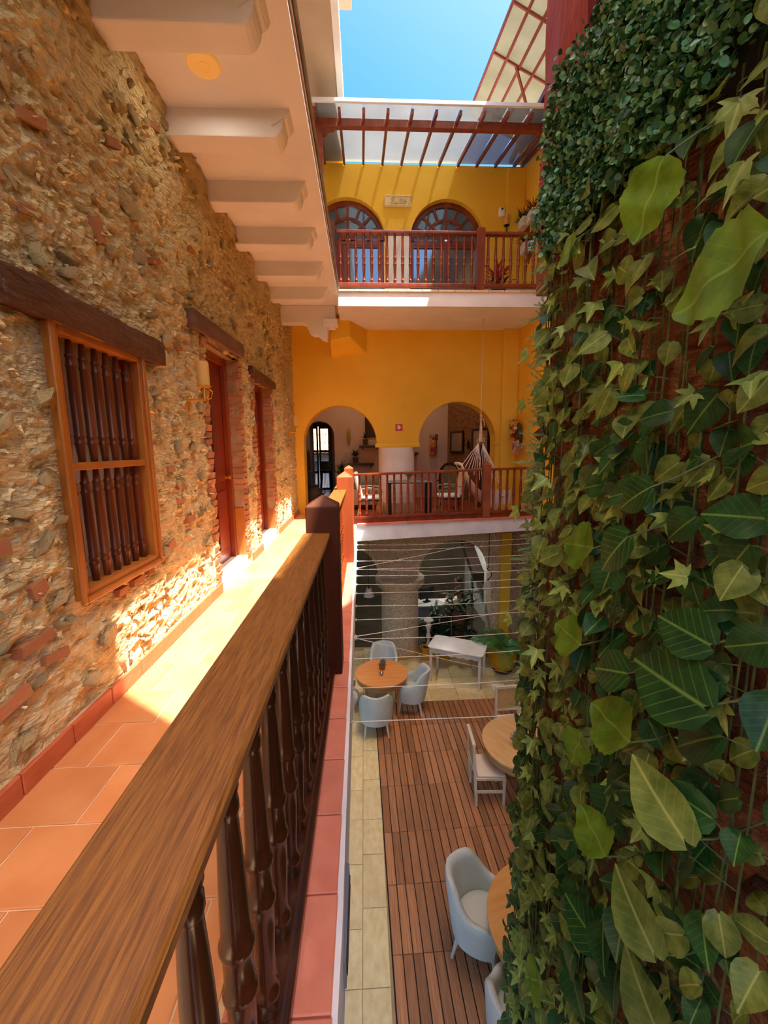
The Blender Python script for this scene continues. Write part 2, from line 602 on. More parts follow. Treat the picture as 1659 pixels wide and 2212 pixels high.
for k in range(-3, 26):
    y = 1.54 + 0.32 * k
    if y > YB - 0.05:
        break
    x0 = XW + 0.012
    edge = -1.2 if k % 2 == 0 else -1.36
    xs = [x0] + [edge + 0.33 * q for q in range(6) if edge + 0.33 * q < -0.5] + [-0.42]
    for a, b in zip(xs[:-1], xs[1:]):
        link('tile', tb, floor, ((a + b) / 2, y + 0.16, -0.014), None, (b - a - 0.008, 0.312, 0.014 + R.uniform(0, .0015)))
# coping tiles along the open edge
cop_m = M('coping_tile', (202, 126, 104), (188, 110, 88), 3, 0.55, 0.12, 50, 0.08)
tc_ = tile_box().mesh('tile', cop_m)
for k in range(-3, 23):
    y = 1.21 + 0.31 * k
    if y > 8.1:
        break
    x1 = xe(y) - 0.018
    link('tile', tc_, floor, ((-0.405 + x1) / 2, y + 0.155, -0.014), None, (x1 + 0.405 - .004, 0.305, 0.018))
edge_m = M('white_slab_edge', (226, 226, 230), (200, 204, 214), 3, 0.85, 0.4, 12)
b = MB()
for i in range(40):
    y0, y1 = -1.6 + i * 0.25, -1.6 + (i + 1) * 0.25
    if y0 > 8.1:
        break
    y1 = min(y1, 8.15)
    r0, r1 = 0.006 * mn.noise((y0 * 5, 0, 3)), 0.006 * mn.noise((y1 * 5, 0, 3))
    b.hexa([(-0.32, y0, -0.34), (xe(y0), y0, -0.34), (xe(y1), y1, -0.34), (-0.32, y1, -0.34), (-0.32, y0, -0.013), (xe(y0) + r0, y0, -0.006), (xe(y1) + r1, y1, -0.006), (-0.32, y1, -0.013)])
b.build('slab_edge', edge_m, floor)
# baseboard tiles
bb = struct(MB().box(XW - 0.05, XW + 0.012, -1.6, 4.33, 0.0, 0.1).box(XW - 0.05, XW + 0.012, 5.55, 6.15, 0, .1).box(XW - 0.05, XW + 0.012, 7.36, YB, 0, .1).build('baseboard_left', grout))
tb2 = tile_box().mesh('tile', terra_base)
for (a, bq) in [(-1.6, 4.33), (5.55, 6.15), (7.36, YB - .01)]:
    nn = max(1, round((bq - a) / 0.33))
    d = (bq - a) / nn
    for i in range(nn):
        o = link('tile', tb2, bb, (XW + 0.004, a + d * (i + .5), 0.054), (0, pi / 2, 0), (0.105, d - 0.006, 0.022))
# ---- ceiling, beams
ceiling = struct(MB().box(XW - 0.1, XE, -1.6, YB + 0.02, ZC, 4.34).build('ceiling', ceil_pl))
beam_prof = [(XW - 0.1, ZC + .01), (XW - 0.1, ZC - 0.2), (-0.70, ZC - 0.2)] + [(-0.70 + 0.10 * sin(t), ZC - 0.06 - 0.14 * cos(t)) for t in [0.3, .6, .9, 1.2, 1.5]] + [(-0.575, ZC - 0.055), (-0.565, ZC + .01)]
for yb in (2.93, 3.85, 4.77, 5.67, 6.63, 7.6):
    w = 0.21
    o = MB().prism(beam_prof, yb, yb + w, 'Y').build('beam', ceil_pl, ceiling, bevel=0.012)
    MB().prism([(-0.70, ZC - .12), (-0.66, ZC - .10), (-0.57, ZC - .04), (-0.545, ZC + .01), (-0.70, ZC + .01)], yb - 0.012, yb + w + .012, 'Y').build('end_plate', ceil_pl, o)
# end beam with hanging scroll bracket
prof = [(XW - .1, ZG + .14), (XW - .1, 3.88), (-1.15, 3.88), (-1.08, 3.86), (-1.03, 3.78), (-1.0, 3.70), (-0.93, 3.66), (-0.84, 3.66), (-0.78, 3.60), (-0.70, 3.57), (-0.66, 3.57), (-0.66, 3.74), (-0.645, 3.80), (-0.50, 3.80), (-0.50, ZG + .14)]
o = MB().prism(prof, 8.52, 8.72, 'Y').build('beam', ceil_pl, ceiling, bevel=0.012)
MB().prism([(-0.74, 3.84), (-0.46, 3.84), (-0.46, 3.95), (-0.74, 3.95)], 8.48, 8.76, 'Y').build('bracket_cap', ceil_pl, o, bevel=0.008)
# upper floor over the corridor: fascia with pipe
upper = struct(MB().box(XW - 0.1, XE - 0.004, -1.6, 8.0, 4.34, 4.40).build('trim_4', ceil_pl))
MB().box(XE - 0.02, XE + 0.012, -1.6, 8.0, 4.25, 4.30).build('drip_edge', M('rusty_trim', (150, 96, 60), (214, 204, 190), 3, 0.7, 0.1, 40, 0, (6, .3, 6)), upper)
MB().tube([(XE + 0.018, -1.6, 4.345), (XE + 0.018, 8.0, 4.335)], 0.022, 8).build('pipe', M('grey_pipe', (150, 146, 140), (120, 108, 96), 3, 0.5), upper, smooth=True)
MB().box(XE - 0.10, XE - 0.02, -1.6, 8.0, 4.44, 4.53).box(XE - .10, XE - .02, 7.9, 8.0, 4.4, 5.4).build('bottom_rail', wood_dark, upper)

# ---- arched back walls
def arch_wall(name, x0, x1, z0, z1, y0, y1, arches, mat, zlow=None, N=18):
    """arches: (cx, r, spring, zfloor); between arches the wall may stand on a column (zlow = (xa, xb, z))"""
    xs = {x0, x1}
    for cx, r, s, zf in arches:
        for i in range(N + 1):
            xs.add(round(cx - r * cos(pi * i / N), 4))
    if zlow:
        xs |= {zlow[0], zlow[1]}
    xs = sorted(xs)
    def hole(x):
        for cx, r, s, zf in arches:
            if cx - r - 1e-4 < x < cx + r + 1e-4:
                return cx, r, s, zf
        return None
    vs_, fs_ = [], []
    def quad(*p):
        o = len(vs_)
        vs_.extend(p)
        fs_.append((o, o + 1, o + 2, o + 3))
    for a, b_ in zip(xs[:-1], xs[1:]):
        m = (a + b_) / 2
        h = hole(m)
        if h:
            cx, r, s, zf = h
            za = s + sqrt(max(0, r * r - (a - cx) ** 2))
            zb = s + sqrt(max(0, r * r - (b_ - cx) ** 2))
            quad((a, y0, za), (b_, y0, zb), (b_, y1, zb), (a, y1, za))
            if zf > z0 + 1e-3:
                quad((a, y0, z0), (b_, y0, z0), (b_, y0, zf), (a, y0, zf))
        elif zlow and zlow[0] - 1e-4 < m < zlow[1] + 1e-4:
            za = zb = zlow[2]
            quad((a, y0, za), (b_, y0, zb), (b_, y1, zb), (a, y1, za))
        else:
            za = zb = z0
        quad((a, y0, za), (b_, y0, zb), (b_, y0, z1), (a, y0, z1))
        quad((a, y1, za), (b_, y1, zb), (b_, y1, z1), (a, y1, z1))
    for cx, r, s, zf in arches:
        for x in (cx - r, cx + r):
            if zlow and (abs(x - zlow[0]) < 1e-3 or abs(x - zlow[1]) < 1e-3):
                quad((x, y0, zlow[2]), (x, y1, zlow[2]), (x, y1, s), (x, y0, s))
            else:
                quad((x, y0, zf), (x, y1, zf), (x, y1, s), (x, y0, s))
    for x in (x0, x1):
        quad((x, y0, z0), (x, y1, z0), (x, y1, z1), (x, y0, z1))
    quad((x0, y0, z1), (x1, y0, z1), (x1, y1, z1), (x0, y1, z1))
    b = MB().add(vs_, fs_)
    o = b.build(name, mat)
    bm = bmesh.new()
    bm.from_mesh(o.data)
    bmesh.ops.remove_doubles(bm, verts=bm.verts, dist=1e-4)
    bmesh.ops.recalc_face_normals(bm, faces=bm.faces)
    bm.to_mesh(o.data)
    bm.free()
    return struct(o)
A1, A2 = (-0.53, 0.83), (2.155, 0.895)
wall_back = arch_wall('wall_back', XW - .02, XR, 0.0, ZG + .2, YB, YB + 0.42, [(A1[0], A1[1], 1.62, 0), (A2[0], A2[1], 1.62, 0)], yellow, (A1[0] + A1[1], A2[0] - A2[1], 1.58))
MB().box(0.27, 1.29, YB - 0.06, YB + 0.48, 1.50, 1.60).build('capital', yellow, wall_back, bevel=0.02)
MB().lathe([(0.44, 0), (0.425, 0.3), (0.42, 1.0), (0.42, 1.5)], (0.765, YB + 0.21, 0), 32).build('column', white_pl, wall_back, smooth=True)
MB().lathe([(0.50, 0), (0.50, 0.10), (0.45, 0.22), (0.44, 0.24)], (0.765, YB + 0.21, 0), 32).build('column_base', M('worn_stone', (206, 178, 140), (176, 144, 104), 5, 0.8, 0.4), wall_back, smooth=True)
MB().box(3.02, 3.35, YB - 0.03, YB, 1.55, 1.60).build('impost', yellow, wall_back)
MB().box(3.14, XR, YB - 0.12, YB, 0, ZG + .2).build('pilaster', yellow, wall_back, bevel=0.02)
# wedge-shaped yellow beam block
MB().hexa([(-0.64, 8.98, 3.66), (-0.24, 8.98, 3.74), (0.115, YB + .02, 3.56), (-0.68, YB + .02, 3.46), (-0.64, 8.98, ZG + .05), (-0.24, 8.98, ZG + .05), (0.115, YB + .02, ZG + .05), (-0.68, YB + .02, ZG + .05)]).build('beam_block', yellow, wall_back, bevel=0.02)

wall_up = arch_wall('wall_back_upper', XW, XR, 4.25, 7.32, YB, YB + 0.4, [(-0.26, 0.79, 5.9, 4.3), (1.865, 0.79, 5.9, 4.3)], yellow_up)
MB().box(3.10, XR, YB - 0.12, YB, 4.28, 7.25).build('pilaster', yellow_up, wall_up, bevel=0.02)
MB().box(0.545, 1.06, YB - 0.02, YB + 0.02, 4.28, 5.96).build('white_panel', white_pl, wall_up)

# crazy-paving lower wall
def mat_crazy(name, c1, c2, joint, sc=14.0):
    m = bpy.data.materials.new(name)
    m.use_nodes = True
    nt = m.node_tree
    N, K = nt.nodes.new, nt.links.new
    p = nt.nodes['Principled BSDF']
    p.inputs['Roughness'].default_value = 0.85
    tc = N('ShaderNodeTexCoord')
    nz = N('ShaderNodeTexNoise'); nz.inputs['Scale'].default_value = 6
    K(tc.outputs['Object'], nz.inputs['Vector'])
    ms = N('ShaderNodeVectorMath'); ms.operation = 'MULTIPLY_ADD'; ms.inputs[1].default_value = (.12, .12, .12)
    K(nz.outputs['Color'], ms.inputs[0]); K(tc.outputs['Object'], ms.inputs[2])
    v = N('ShaderNodeTexVoronoi'); v.feature = 'DISTANCE_TO_EDGE'; v.inputs['Scale'].default_value = sc
    K(ms.outputs[0], v.inputs['Vector'])
    v2 = N('ShaderNodeTexVoronoi'); v2.inputs['Scale'].default_value = sc
    K(ms.outputs[0], v2.inputs['Vector'])
    sp = N('ShaderNodeSeparateColor'); K(v2.outputs['Color'], sp.inputs[0])
    r2 = N('ShaderNodeValToRGB'); r2.color_ramp.elements[0].color = L(c1); r2.color_ramp.elements[1].color = L(c2)
    K(sp.outputs[0], r2.inputs[0])
    mr = N('ShaderNodeMapRange'); mr.inputs['From Min'].default_value = 0.03; mr.inputs['From Max'].default_value = 0.09
    K(v.outputs['Distance'], mr.inputs[0])
    mx = N('ShaderNodeMix'); mx.data_type = 'RGBA'; mx.inputs['A'].default_value = L(joint)
    K(mr.outputs[0], mx.inputs['Factor']); K(r2.outputs[0], mx.inputs['B'])
    K(mx.outputs['Result'], p.inputs['Base Color'])
    bp = N('ShaderNodeBump'); bp.inputs['Distance'].default_value = 0.015; bp.inputs['Strength'].default_value = 0.8
    K(mr.outputs[0], bp.inputs['Height']); K(bp.outputs[0], p.inputs['Normal'])
    return m
crazy = mat_crazy('crazy_stone_mosaic', (236, 220, 190), (216, 196, 160), (178, 150, 110), 24.0)
wall_low = arch_wall('wall_back_lower', XW - .02, XR, GZ, -0.1, YB, YB + 0.42, [(A1[0], A1[1], -1.6, GZ), (A2[0], A2[1], -1.6, GZ)], crazy, (A1[0] + A1[1], A2[0] - A2[1], -1.62))
MB().lathe([(0.46, 0), (0.45, 1.9)], (0.83, YB + 0.21, GZ), 36).build('column', crazy, wall_low, smooth=True)
MB().lathe([(0.46, 0), (0.56, .08), (0.60, .14), (0.60, .28), (0.56, .30)], (0.83, YB + 0.21, GZ + 1.66), 36).build('capital', crazy, wall_low, smooth=True)
MB().lathe([(0.52, 0), (0.52, 0.05), (.47, .07)], (0.83, YB + 0.21, GZ), 36).build('column_base', M('ochre_base', (196, 152, 52), None, rough=.8), wall_low)
MB().box(3.24, XR, YB - 0.12, YB, GZ, -0.2).build('pilaster', yellow, wall_low, bevel=0.02)

# ---- right courtyard wall
wr = struct(MB().box(XR, XR + 0.4, -1.6, YB + 5, 0.0, 4.28).build('wall_right', yellow))
MB().box(XR, XR + 0.4, -1.6, YB + 0.4, 4.28, 7.9).build('upper_wall', yellow_up, wr)
stone_low = mat_rubble('pale_coral_wall', (206, 188, 160), (176, 156, 126), (150, 138, 120), (190, 160, 130), (120, 104, 84))
sh = relief_sheet('stone_face', -1.6, YB, GZ - .05, -0.05, 0.08, lambda y, z: (XR - 0.02 + 0.03 * mn.noise((y * 4, z * 5, 3)) + 0.02 * mn.noise((y * 11, z * 13, 5)), y, z), [], stone_low, wr)
MB().box(XR + .02, XR + 0.4, -1.6, YB + 5, GZ, -0.01).build('lower_wall', stone_low, wr)

# ---- galleries: slabs
def zt(x):
    return 0.0 + 0.026 * (x + 0.2)
gal_tile = M('gallery_tile', (176, 84, 52), (156, 70, 42), 4, 0.4, 0.05, 40)
fg = struct(MB().box(XE + .1, XR, 8.2, YB + 3.3, -0.25, 0.0).box(XW - .5, XE + .1, YB + .48, YB + 3.3, -.25, 0.0).build('floor_gallery', gal_tile))
b = MB()
b.hexa([(xe(8), 8.08, -0.33), (XR, 8.08, -0.17), (XR, 8.3, -0.17), (xe(8) - .2, 8.3, -0.33), (xe(8), 8.08, zt(-.2) - .02), (XR, 8.08, zt(3.5) - .02), (XR, 8.3, 0), (xe(8) - .2, 8.3, 0)])
b.build('slab_edge', edge_m, fg)
cx0 = xe(8)
nt_ = 11
for i in range(nt_):
    xa = cx0 + (XR - cx0) * i / nt_
    xb = cx0 + (XR - cx0) * (i + 1) / nt_
    b = MB().hexa([(xa + .003, 8.06, zt(xa) - .02), (xb - .003, 8.06, zt(xb) - .02), (xb - .003, 8.36, zt(xb) - .02), (xa + .003, 8.36, zt(xa) - .02), (xa + .003, 8.06, zt(xa) + .015), (xb - .003, 8.06, zt(xb) + .015), (xb - .003, 8.36, zt(xb) + .015), (xa + .003, 8.36, zt(xa) + .015)])
    b.build('tile', cop_m, fg)
fu = struct(MB().box(XE + .01, XR, 8.02, YB + .2, ZG, 4.28).build('floor_upper', ceil_pl))
MB().box(XE + .01, XR, 7.99, 8.02, ZG - .04, 4.26).build('slab_edge', M('white_edge_upper', (232, 230, 230), (214, 212, 214), 2, 0.8, 0.1, 12), fu)
um = M('upper_coping', (226, 200, 172), (206, 170, 138), 4, 0.5, 0.1, 40, 0.1)
for i in range(13):
    xa = XE + .01 + (XR - XE) * i / 13
    xb = xa + (XR - XE) / 13 - .006
    MB().box(xa, xb, 7.97, 8.28, 4.26, 4.30).build('tile', um, fu, bevel=.006)
# recessed ceiling spots in the gallery ceiling
MB().box(XE - .02, XR, 8.0, YB + .01, ZG - .002, ZG).build('soffit', ceil_pl, fu)

# ---- rooms behind the arches (middle floor)
room = struct(MB().box(-2.4, XR + .4, 12.5, 12.62, -.2, 4.2).build('wall_room', room_pl))
bpy.data.objects.remove(room)
room = arch_wall('wall_room', -2.6, 3.6, 0, 4.2, 12.5, 12.7, [(-1.28, 0.42, 1.86, 0)], room_pl)
MB().box(XW - .3, XW - .04, YB + .42, 12.5, 0, 4.2).build('side_wall', room_pl, room)
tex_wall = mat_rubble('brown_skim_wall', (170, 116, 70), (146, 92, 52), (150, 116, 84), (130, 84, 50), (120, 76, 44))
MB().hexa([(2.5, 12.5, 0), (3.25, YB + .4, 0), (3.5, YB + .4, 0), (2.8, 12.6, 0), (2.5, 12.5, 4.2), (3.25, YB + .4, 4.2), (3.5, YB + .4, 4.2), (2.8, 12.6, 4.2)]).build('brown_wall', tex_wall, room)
MB().box(-3.2, XR + .4, YB + .2, 16.2, ZG + .1, ZG + .25).build('room_ceiling', ceil_pl, room)
slate = M('slate_floor', (92, 98, 104), (70, 76, 84), 6, 0.3, 0.1, 30)
fr = struct(MB().box(-2.8, 0.6, 12.7, 15.2, -.25, 0.005).box(-1.5, 0.2, 10.6, 12.7, .001, .006).build('floor_room', slate))
wr2 = struct(MB().box(-2.6, -2.05, 15.0, 15.15, 0, 4.2).box(-1.12, 0.6, 15.0, 15.15, 0, 4.2).box(-2.05, -1.12, 15.0, 15.15, 2.35, 4.2).box(-2.75, -2.6, 12.6, 15.15, 0, 4.2).box(.5, .6, 12.7, 15.15, 0, 4.2).build('wall_street', room_pl))

# lower room
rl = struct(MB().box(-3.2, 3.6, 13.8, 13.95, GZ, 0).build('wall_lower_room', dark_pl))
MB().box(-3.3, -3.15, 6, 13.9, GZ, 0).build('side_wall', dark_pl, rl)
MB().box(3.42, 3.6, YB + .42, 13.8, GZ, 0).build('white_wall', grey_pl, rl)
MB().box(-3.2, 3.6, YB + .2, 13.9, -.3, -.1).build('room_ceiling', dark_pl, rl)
MB().prism([(11.5, -2.1), (13.8, -1.1), (13.8, -1.35), (11.5, -2.35)], 3.1, 3.42, 'X').build('stair_stringer', M('dark_wood_matte', (52, 36, 26), None, rough=.6), rl)
MB().box(3.36, 3.42, 12.6, 13.25, -2.0, -.5).build('wood_panel', M('carved_panel', (74, 40, 24), (44, 22, 14), 8, .6, .5, 20), rl)

# ---- courtyard floor: limestone slabs
lime = M('limestone', (226, 210, 156), (208, 186, 128), 5, 0.65, 0.2, 45, 0.08)
fc = struct(MB().box(-3.3, XR + .1, -1.6, 13.9, GZ - .3, GZ - .012).build('floor_courtyard', M('limestone_joint', (180, 160, 116), (160, 138, 96), 5, .9)))
lt = tile_box().mesh('slab', lime)
for i, (xa, xb) in enumerate([(-1.0, -.45), (-.45, -.10), (-.10, .17)]):
    y = 1.4
    k = 0
    while y < 9.4:
        d = [0.62, 0.5, 0.7][(i + k) % 3]
        link('stone_slab', lt, fc, ((xa + xb) / 2, y + d / 2, GZ - .014), None, (xb - xa - .006, d - .006, .016))
        y += d
        k += 1
for i in range(6):
    xa = .17 + .56 * i
    y = 7.68
    for k in range(5):
        d = 0.42
        x1 = min(xa + .56, XR)
        link('stone_slab', lt, fc, ((xa + x1) / 2, y + d / 2, GZ - .014), None, (x1 - xa - .006, d - .006, .016))
        y += d
for k in range(10):
    link('stone_slab', lt, fc, (3.2, 1.9 + .58 * k, GZ - .014), None, (.56, .57, .016))
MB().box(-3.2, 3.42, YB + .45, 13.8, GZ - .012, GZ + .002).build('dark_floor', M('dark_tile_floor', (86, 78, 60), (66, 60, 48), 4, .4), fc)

# ---- pier with plaster and stone face on the right
PX = 0.95
pier_m = mat_rubble('red_earth_pier', (148, 92, 60), (122, 72, 46), (140, 112, 88), (118, 58, 36), (84, 46, 28))
def pf(u, z):
    """u < 2.2: face along Y; beyond: wraps round the far corner"""
    h = 0.05 * mn.noise((u * 3, z * 2.2, 1)) + 0.03 * mn.noise((u * 8, z * 7, 5)) + 0.014 * mn.noise((u * 22, z * 19, 8))
    if u < 2.12:
        return (PX + 0.02 - h, u, z)
    t = u - 2.12
    if t < 0.14:
        a = t / 0.14 * pi / 2
        return (PX + 0.10 - (0.08 + h) * cos(a), 2.12 + (0.10 + h) * sin(a), z)
    return (PX + 0.10 + (t - 0.14), 2.22 + h, z)
pier = relief_sheet('wall_pier', -0.4, 3.0, GZ, 4.3, 0.045, pf, [], pier_m)
struct(pier)
MB().box(PX + 0.12, PX + 0.8, -0.4, 2.12, GZ, 4.3).build('masonry_core', MATS['mortar'], pier)
sg = hull_mesh('stone', 16, M('grey_pier_stone', (150, 128, 110), (112, 90, 78), 6, .9, .8, 25, .2), .5, .5, .5, 5)
so = hull_mesh('stone', 16, pier_m, .5, .5, .5, 6)
for y, z, s, me in [(2.2, -1.55, .22, sg), (2.19, -1.85, .2, sg), (2.2, -1.3, .18, sg), (2.2, 1.55, .2, so), (2.21, .3, .22, so), (2.2, .75, .2, so), (2.2, -.3, .25, so), (2.2, -.8, .2, so), (2.2, 1.1, .18, so), (2.21, 2.2, .2, sg), (2.18, 2.0, .16, so)]:
    link('stone', me, pier, (PX + .04, y, z), (R.uniform(-.5, .5), 0, R.uniform(-.4, .4)), (.2, s, s * .8))
for k in range(50):
    s = R.uniform(.1, .22)
    link('stone', so if k % 5 else sg, pier, (PX + .005, R.uniform(.8, 2.1), R.uniform(-1.6, 2.4)), (R.uniform(-.6, .6), R.uniform(-.2, .2), R.uniform(-.2, .2)), (.1, s, s * R.uniform(.5, .9)))
redp = M('red_painted_timber', (158, 46, 34), (132, 34, 26), 4, .55, .35, 30, 0, (1.5, 1.5, .3))
b = MB()
vs_, fs_ = [], []
nn = 30
for i in range(nn + 1):
    z = 2.28 + (4.3 - 2.28) * i / nn
    w = lambda q: 0.012 * mn.noise((q * 5.1, z * 4, 2))
    vs_ += [(PX - .05 + w(1), 1.86 + w(2), z), (PX + .35, 1.86, z), (PX + .35, 2.31, z), (PX - .03 + w(3), 2.31 + w(4), z), (PX - .055 + w(5), 2.1, z)]
for i in range(nn):
    for k in range(5):
        k2 = (k + 1) % 5
        fs_.append((i * 5 + k, i * 5 + k2, i * 5 + 5 + k2, i * 5 + 5 + k))
fs_ += [(4, 3, 2, 1, 0), tuple(nn * 5 + k for k in range(5))]
struct(b.add(vs_, fs_).build('trim_5', redp))

# ---- roofs
struct(MB().box(-3.0, -0.30, 2.6, 9.9, 7.42, 7.56).build('roof_left', M('tan_soffit', (178, 152, 124), (164, 138, 110), 2, .8)))
MB().box(-0.34, -0.24, 2.6, 8.4, 7.40, 7.62).build('fascia_board', white_pl, bpy.data.objects['roof_left'])
struct(MB().box(-3.0, -0.08, 6.5, 9.05, 9.5, 9.8).build('roof_upper', M('pink_eave', (236, 178, 160), None, rough=.8)))
struct(MB().box(XW - .4, XW, -1.6, YB, 4.4, 7.42).build('wall_left_upper', yellow_up))
# unseen slab added above the viewer, skewed edge shaped to bound the sun patch
struct(MB().prism([(-3.0, -2.1), (5.2, -2.1), (5.2, 7.0), (2.66, 6.1), (2.41, 3.31), (2.29, 2.21), (1.82, 1.31), (1.79, 0.16), (0.87, 0.81), (-0.31, 1.7), (-3.0, 1.7)], 7.95, 8.12, 'Z').build('sun_blocker', M('sun_blocker_face', (206, 170, 140), None, rough=.8)))

# fill lamps added to brighten the rooms behind the arches
def fill_lamp(label, loc, size, power, col=(1.0, .86, .70)):
    t = thing('fill_fixture', label, 'added fill lamp', loc)
    MB().lathe([(size, 0), (size, -.02), (size * .92, -.045)], n=28).build('rim', white_pl, t, smooth=True)
    MB().lathe([(size * .9, -.04), (size * .6, -.07), (.01, -.08)], n=28).build('diffuser', M('fill_diffuser', (255, 240, 214), None, rough=.4, emit=((255, 236, 206), 1.0)), t, smooth=True)
    ld = bpy.data.lights.new('lamp_light', 'AREA')
    ld.shape = 'DISK'
    ld.size = size * 2
    ld.energy = power
    ld.color = col
    lo = bpy.data.objects.new('lamp_light', ld)
    COL.objects.link(lo)
    par(lo, t)
    lo.location = (0, 0, -.10)
    return t
fill_lamp('added round fill lamp over the room behind the left gallery arch', (-.3, 11.3, 4.16), .16, 1.8)
fill_lamp('added round fill lamp over the room behind the right gallery arch', (1.8, 11.2, 4.16), .16, 1.8)
fill_lamp('added round fill lamp over the reception corner of the lower room', (2.3, 11.6, -.3), .16, 8, (1, .93, .84))
fill_lamp('added round fill lamp over the left of the lower room', (-.6, 11.2, -.3), .14, 2)

# ================================================================== BALUSTRADES
def baluster_mesh(name, h, rm, mat, n=14):
    p = [(0.80, 0.0), (0.88, .02), (.88, .05), (.98, .06), (.98, .075), (.80, .085), (.70, .11), (.70, .14), (.78, .22), (.88, .31), (.90, .375), (1.05, .385), (1.08, .395), (1.05, .405), (.90, .415), (.90, .50), (1.05, .515), (1.08, .525), (1.05, .535), (.90, .545), (.88, .60),
         (.80, .70), (.68, .80), (.60, .86), (.64, .868), (.70, .876), (.70, .90), (.62, .912), (.74, .93), (.74, 1.0)]
    b = MB().lathe([(r * rm, t * h) for r, t in p], n=n)
    me = b.mesh(name, mat)
    for q in me.polygons:
        q.use_smooth = True
    me.set_sharp_from_angle(angle=radians(50))
    return me
def newel(parent, x, y, w, z0, z1, za, mat, d=None):
    d = d or w
    b = MB()
    a, c = w / 2, d / 2
    pr = [(1.0, z0), (1.0, z1 - 0.012), (0.98, z1)]
    v = []
    for s, z in pr:
        v += [(x - a * s, y - c * s, z), (x + a * s, y - c * s, z), (x + a * s, y + c * s, z), (x - a * s, y + c * s, z)]
    v.append((x, y, za))
    f = [(3, 2, 1, 0)]
    for i in range(2):
        for k in range(4):
            k2 = (k + 1) % 4
            f.append((i * 4 + k, i * 4 + k2, i * 4 + 4 + k2, i * 4 + 4 + k))
    for k in range(4):
        f.append((8 + k, 8 + (k + 1) % 4, 12))
    return b.add(v, f).build('newel_post', mat, parent, bevel=0.006)
rail_top = M('oak_brown_handrail', (142, 92, 36), (100, 60, 22), 16, 0.4, 0.25, 60, 0.0, (16, 0.7, 16), 0.5, lo=.35, hi=.65)
newel_d = M('dark_newel', (84, 40, 18), (58, 26, 12), 6, .6, .05, 40, 0, (1, 1, .15), .2)
# corridor balustrade, two bays
bal = thing('balustrade', 'long dark varnished wooden balustrade with turned balusters along the tiled corridor', 'balustrade', (-0.30, 1.0, 0))
def wp(b, parent, name, mat, **k):
    pl = parent.location
    b.v = [(x - pl.x, y - pl.y, z - pl.z) for x, y, z in b.v]
    return b.build(name, mat, parent, **k)
def rail_profile(x0, x1, z0, z1):
    return [(x0 + .012, z0), (x1 - .012, z0), (x1 - .004, z0 + .010), (x1, z0 + .02), (x1, z1 - .008), (x1 - .008, z1), (x0 + .008, z1), (x0, z1 - .008), (x0, z0 + .02), (x0 + .004, z0 + .010)]
wp(MB().prism(rail_profile(-.392, -.222, .925, .970), -1.2, 2.60, 'Y'), bal, 'handrail', rail_top)
wp(MB().prism(rail_profile(-.40, -.235, .925, .970), 2.80, 5.36, 'Y'), bal, 'handrail', rail_top)
wp(MB().prism(rail_profile(-.41, -.245, .925, .970), 5.56, 8.12, 'Y'), bal, 'handrail', rail_top)
wp(MB().box(-.375, -.215, -1.2, 2.62, .005, .055).box(-.35, -.235, -1.2, 2.62, .05, .075), bal, 'bottom_rail', wood_dark, bevel=.006)
wp(MB().box(-.39, -.24, 2.80, 5.36, .005, .055).box(-.36, -.26, 2.8, 5.36, .05, .075), bal, 'bottom_rail', wood_red, bevel=.006)
wp(MB().box(-.39, -.25, 5.54, 8.12, .005, .055).box(-.36, -.27, 5.54, 8.12, .05, .075), bal, 'bottom_rail', wood_red, bevel=.006)
bm_near = baluster_mesh('baluster', 0.86, 0.0335, wood_dark, 20)
bm_far = baluster_mesh('baluster', 0.86, 0.036, wood_red, 12)
y = 2.444
while y > -0.6:
    link('baluster', bm_near, bal, (-.272 - bal.location.x, y - 1.0, .07))
    y -= .1735
for (a, b_) in [(2.80, 5.36), (5.56, 8.12)]:
    nb = 15
    for i in range(nb):
        link('baluster', bm_far, bal, (-.315 + .30, a + (b_ - a) * (i + .5) / nb - 1.0, .07))
o = newel(None, 0, 0, .205, -.0, 1.135, 1.20, newel_d, .2)
par(o, bal); o.location = (-.272 + .30, 2.70 - 1.0, 0.004)
o['label'] = 'thick dark brown newel post with pyramid top'
newel_r = M('red_newel', (168, 84, 44), (136, 60, 30), 5, .35, .06, 40, 0, (1, 1, .2), .4)
o = newel(None, 0, 0, .2, -.0, 1.13, 1.20, newel_r, .2)
par(o, bal); o.location = (-.255 + .30, 5.45 - 1.0, 0.004)
# far gallery balustrade
bal2 = thing('balustrade', 'red wooden balustrade across the middle floor gallery in front of the hammock chair', 'balustrade', (1.6, 8.2, 0))
def xbar(b, x0, x1, y0, y1, za, zb, f):
    return b.hexa([(x0, y0, za + f(x0)), (x1, y0, za + f(x1)), (x1, y1, za + f(x1)), (x0, y1, za + f(x0)), (x0, y0, zb + f(x0)), (x1, y0, zb + f(x1)), (x1, y1, zb + f(x1)), (x0, y1, zb + f(x0))])
def add_newel(th, x, y, w, z0, z1, za, mat):
    o = newel(None, 0, 0, w, z0, z1, za, mat)
    par(o, th)
    o.location = (x - th.location.x, y - th.location.y, 0 - th.location.z)
    return o
add_newel(bal2, -.30, 8.2, .175, 0.01, 1.11, 1.17, newel_r)
add_newel(bal2, 2.43, 8.2, .15, 0.05, 1.14, 1.20, M('worn_newel', (150, 82, 52), (120, 58, 36), 4, .45))
for x0, x1 in [(-.21, 2.355), (2.505, XR)]:
    wp(xbar(MB(), x0, x1, 8.14, 8.26, .955, 1.0, zt), bal2, 'handrail', wood_red, bevel=.01)
    wp(xbar(MB(), x0, x1, 8.15, 8.25, .10, .15, zt), bal2, 'bottom_rail', wood_red, bevel=.006)
    wp(xbar(MB(), x0, x1, 8.17, 8.23, .014, .10, zt), bal2, 'plinth_rail', wood_red)
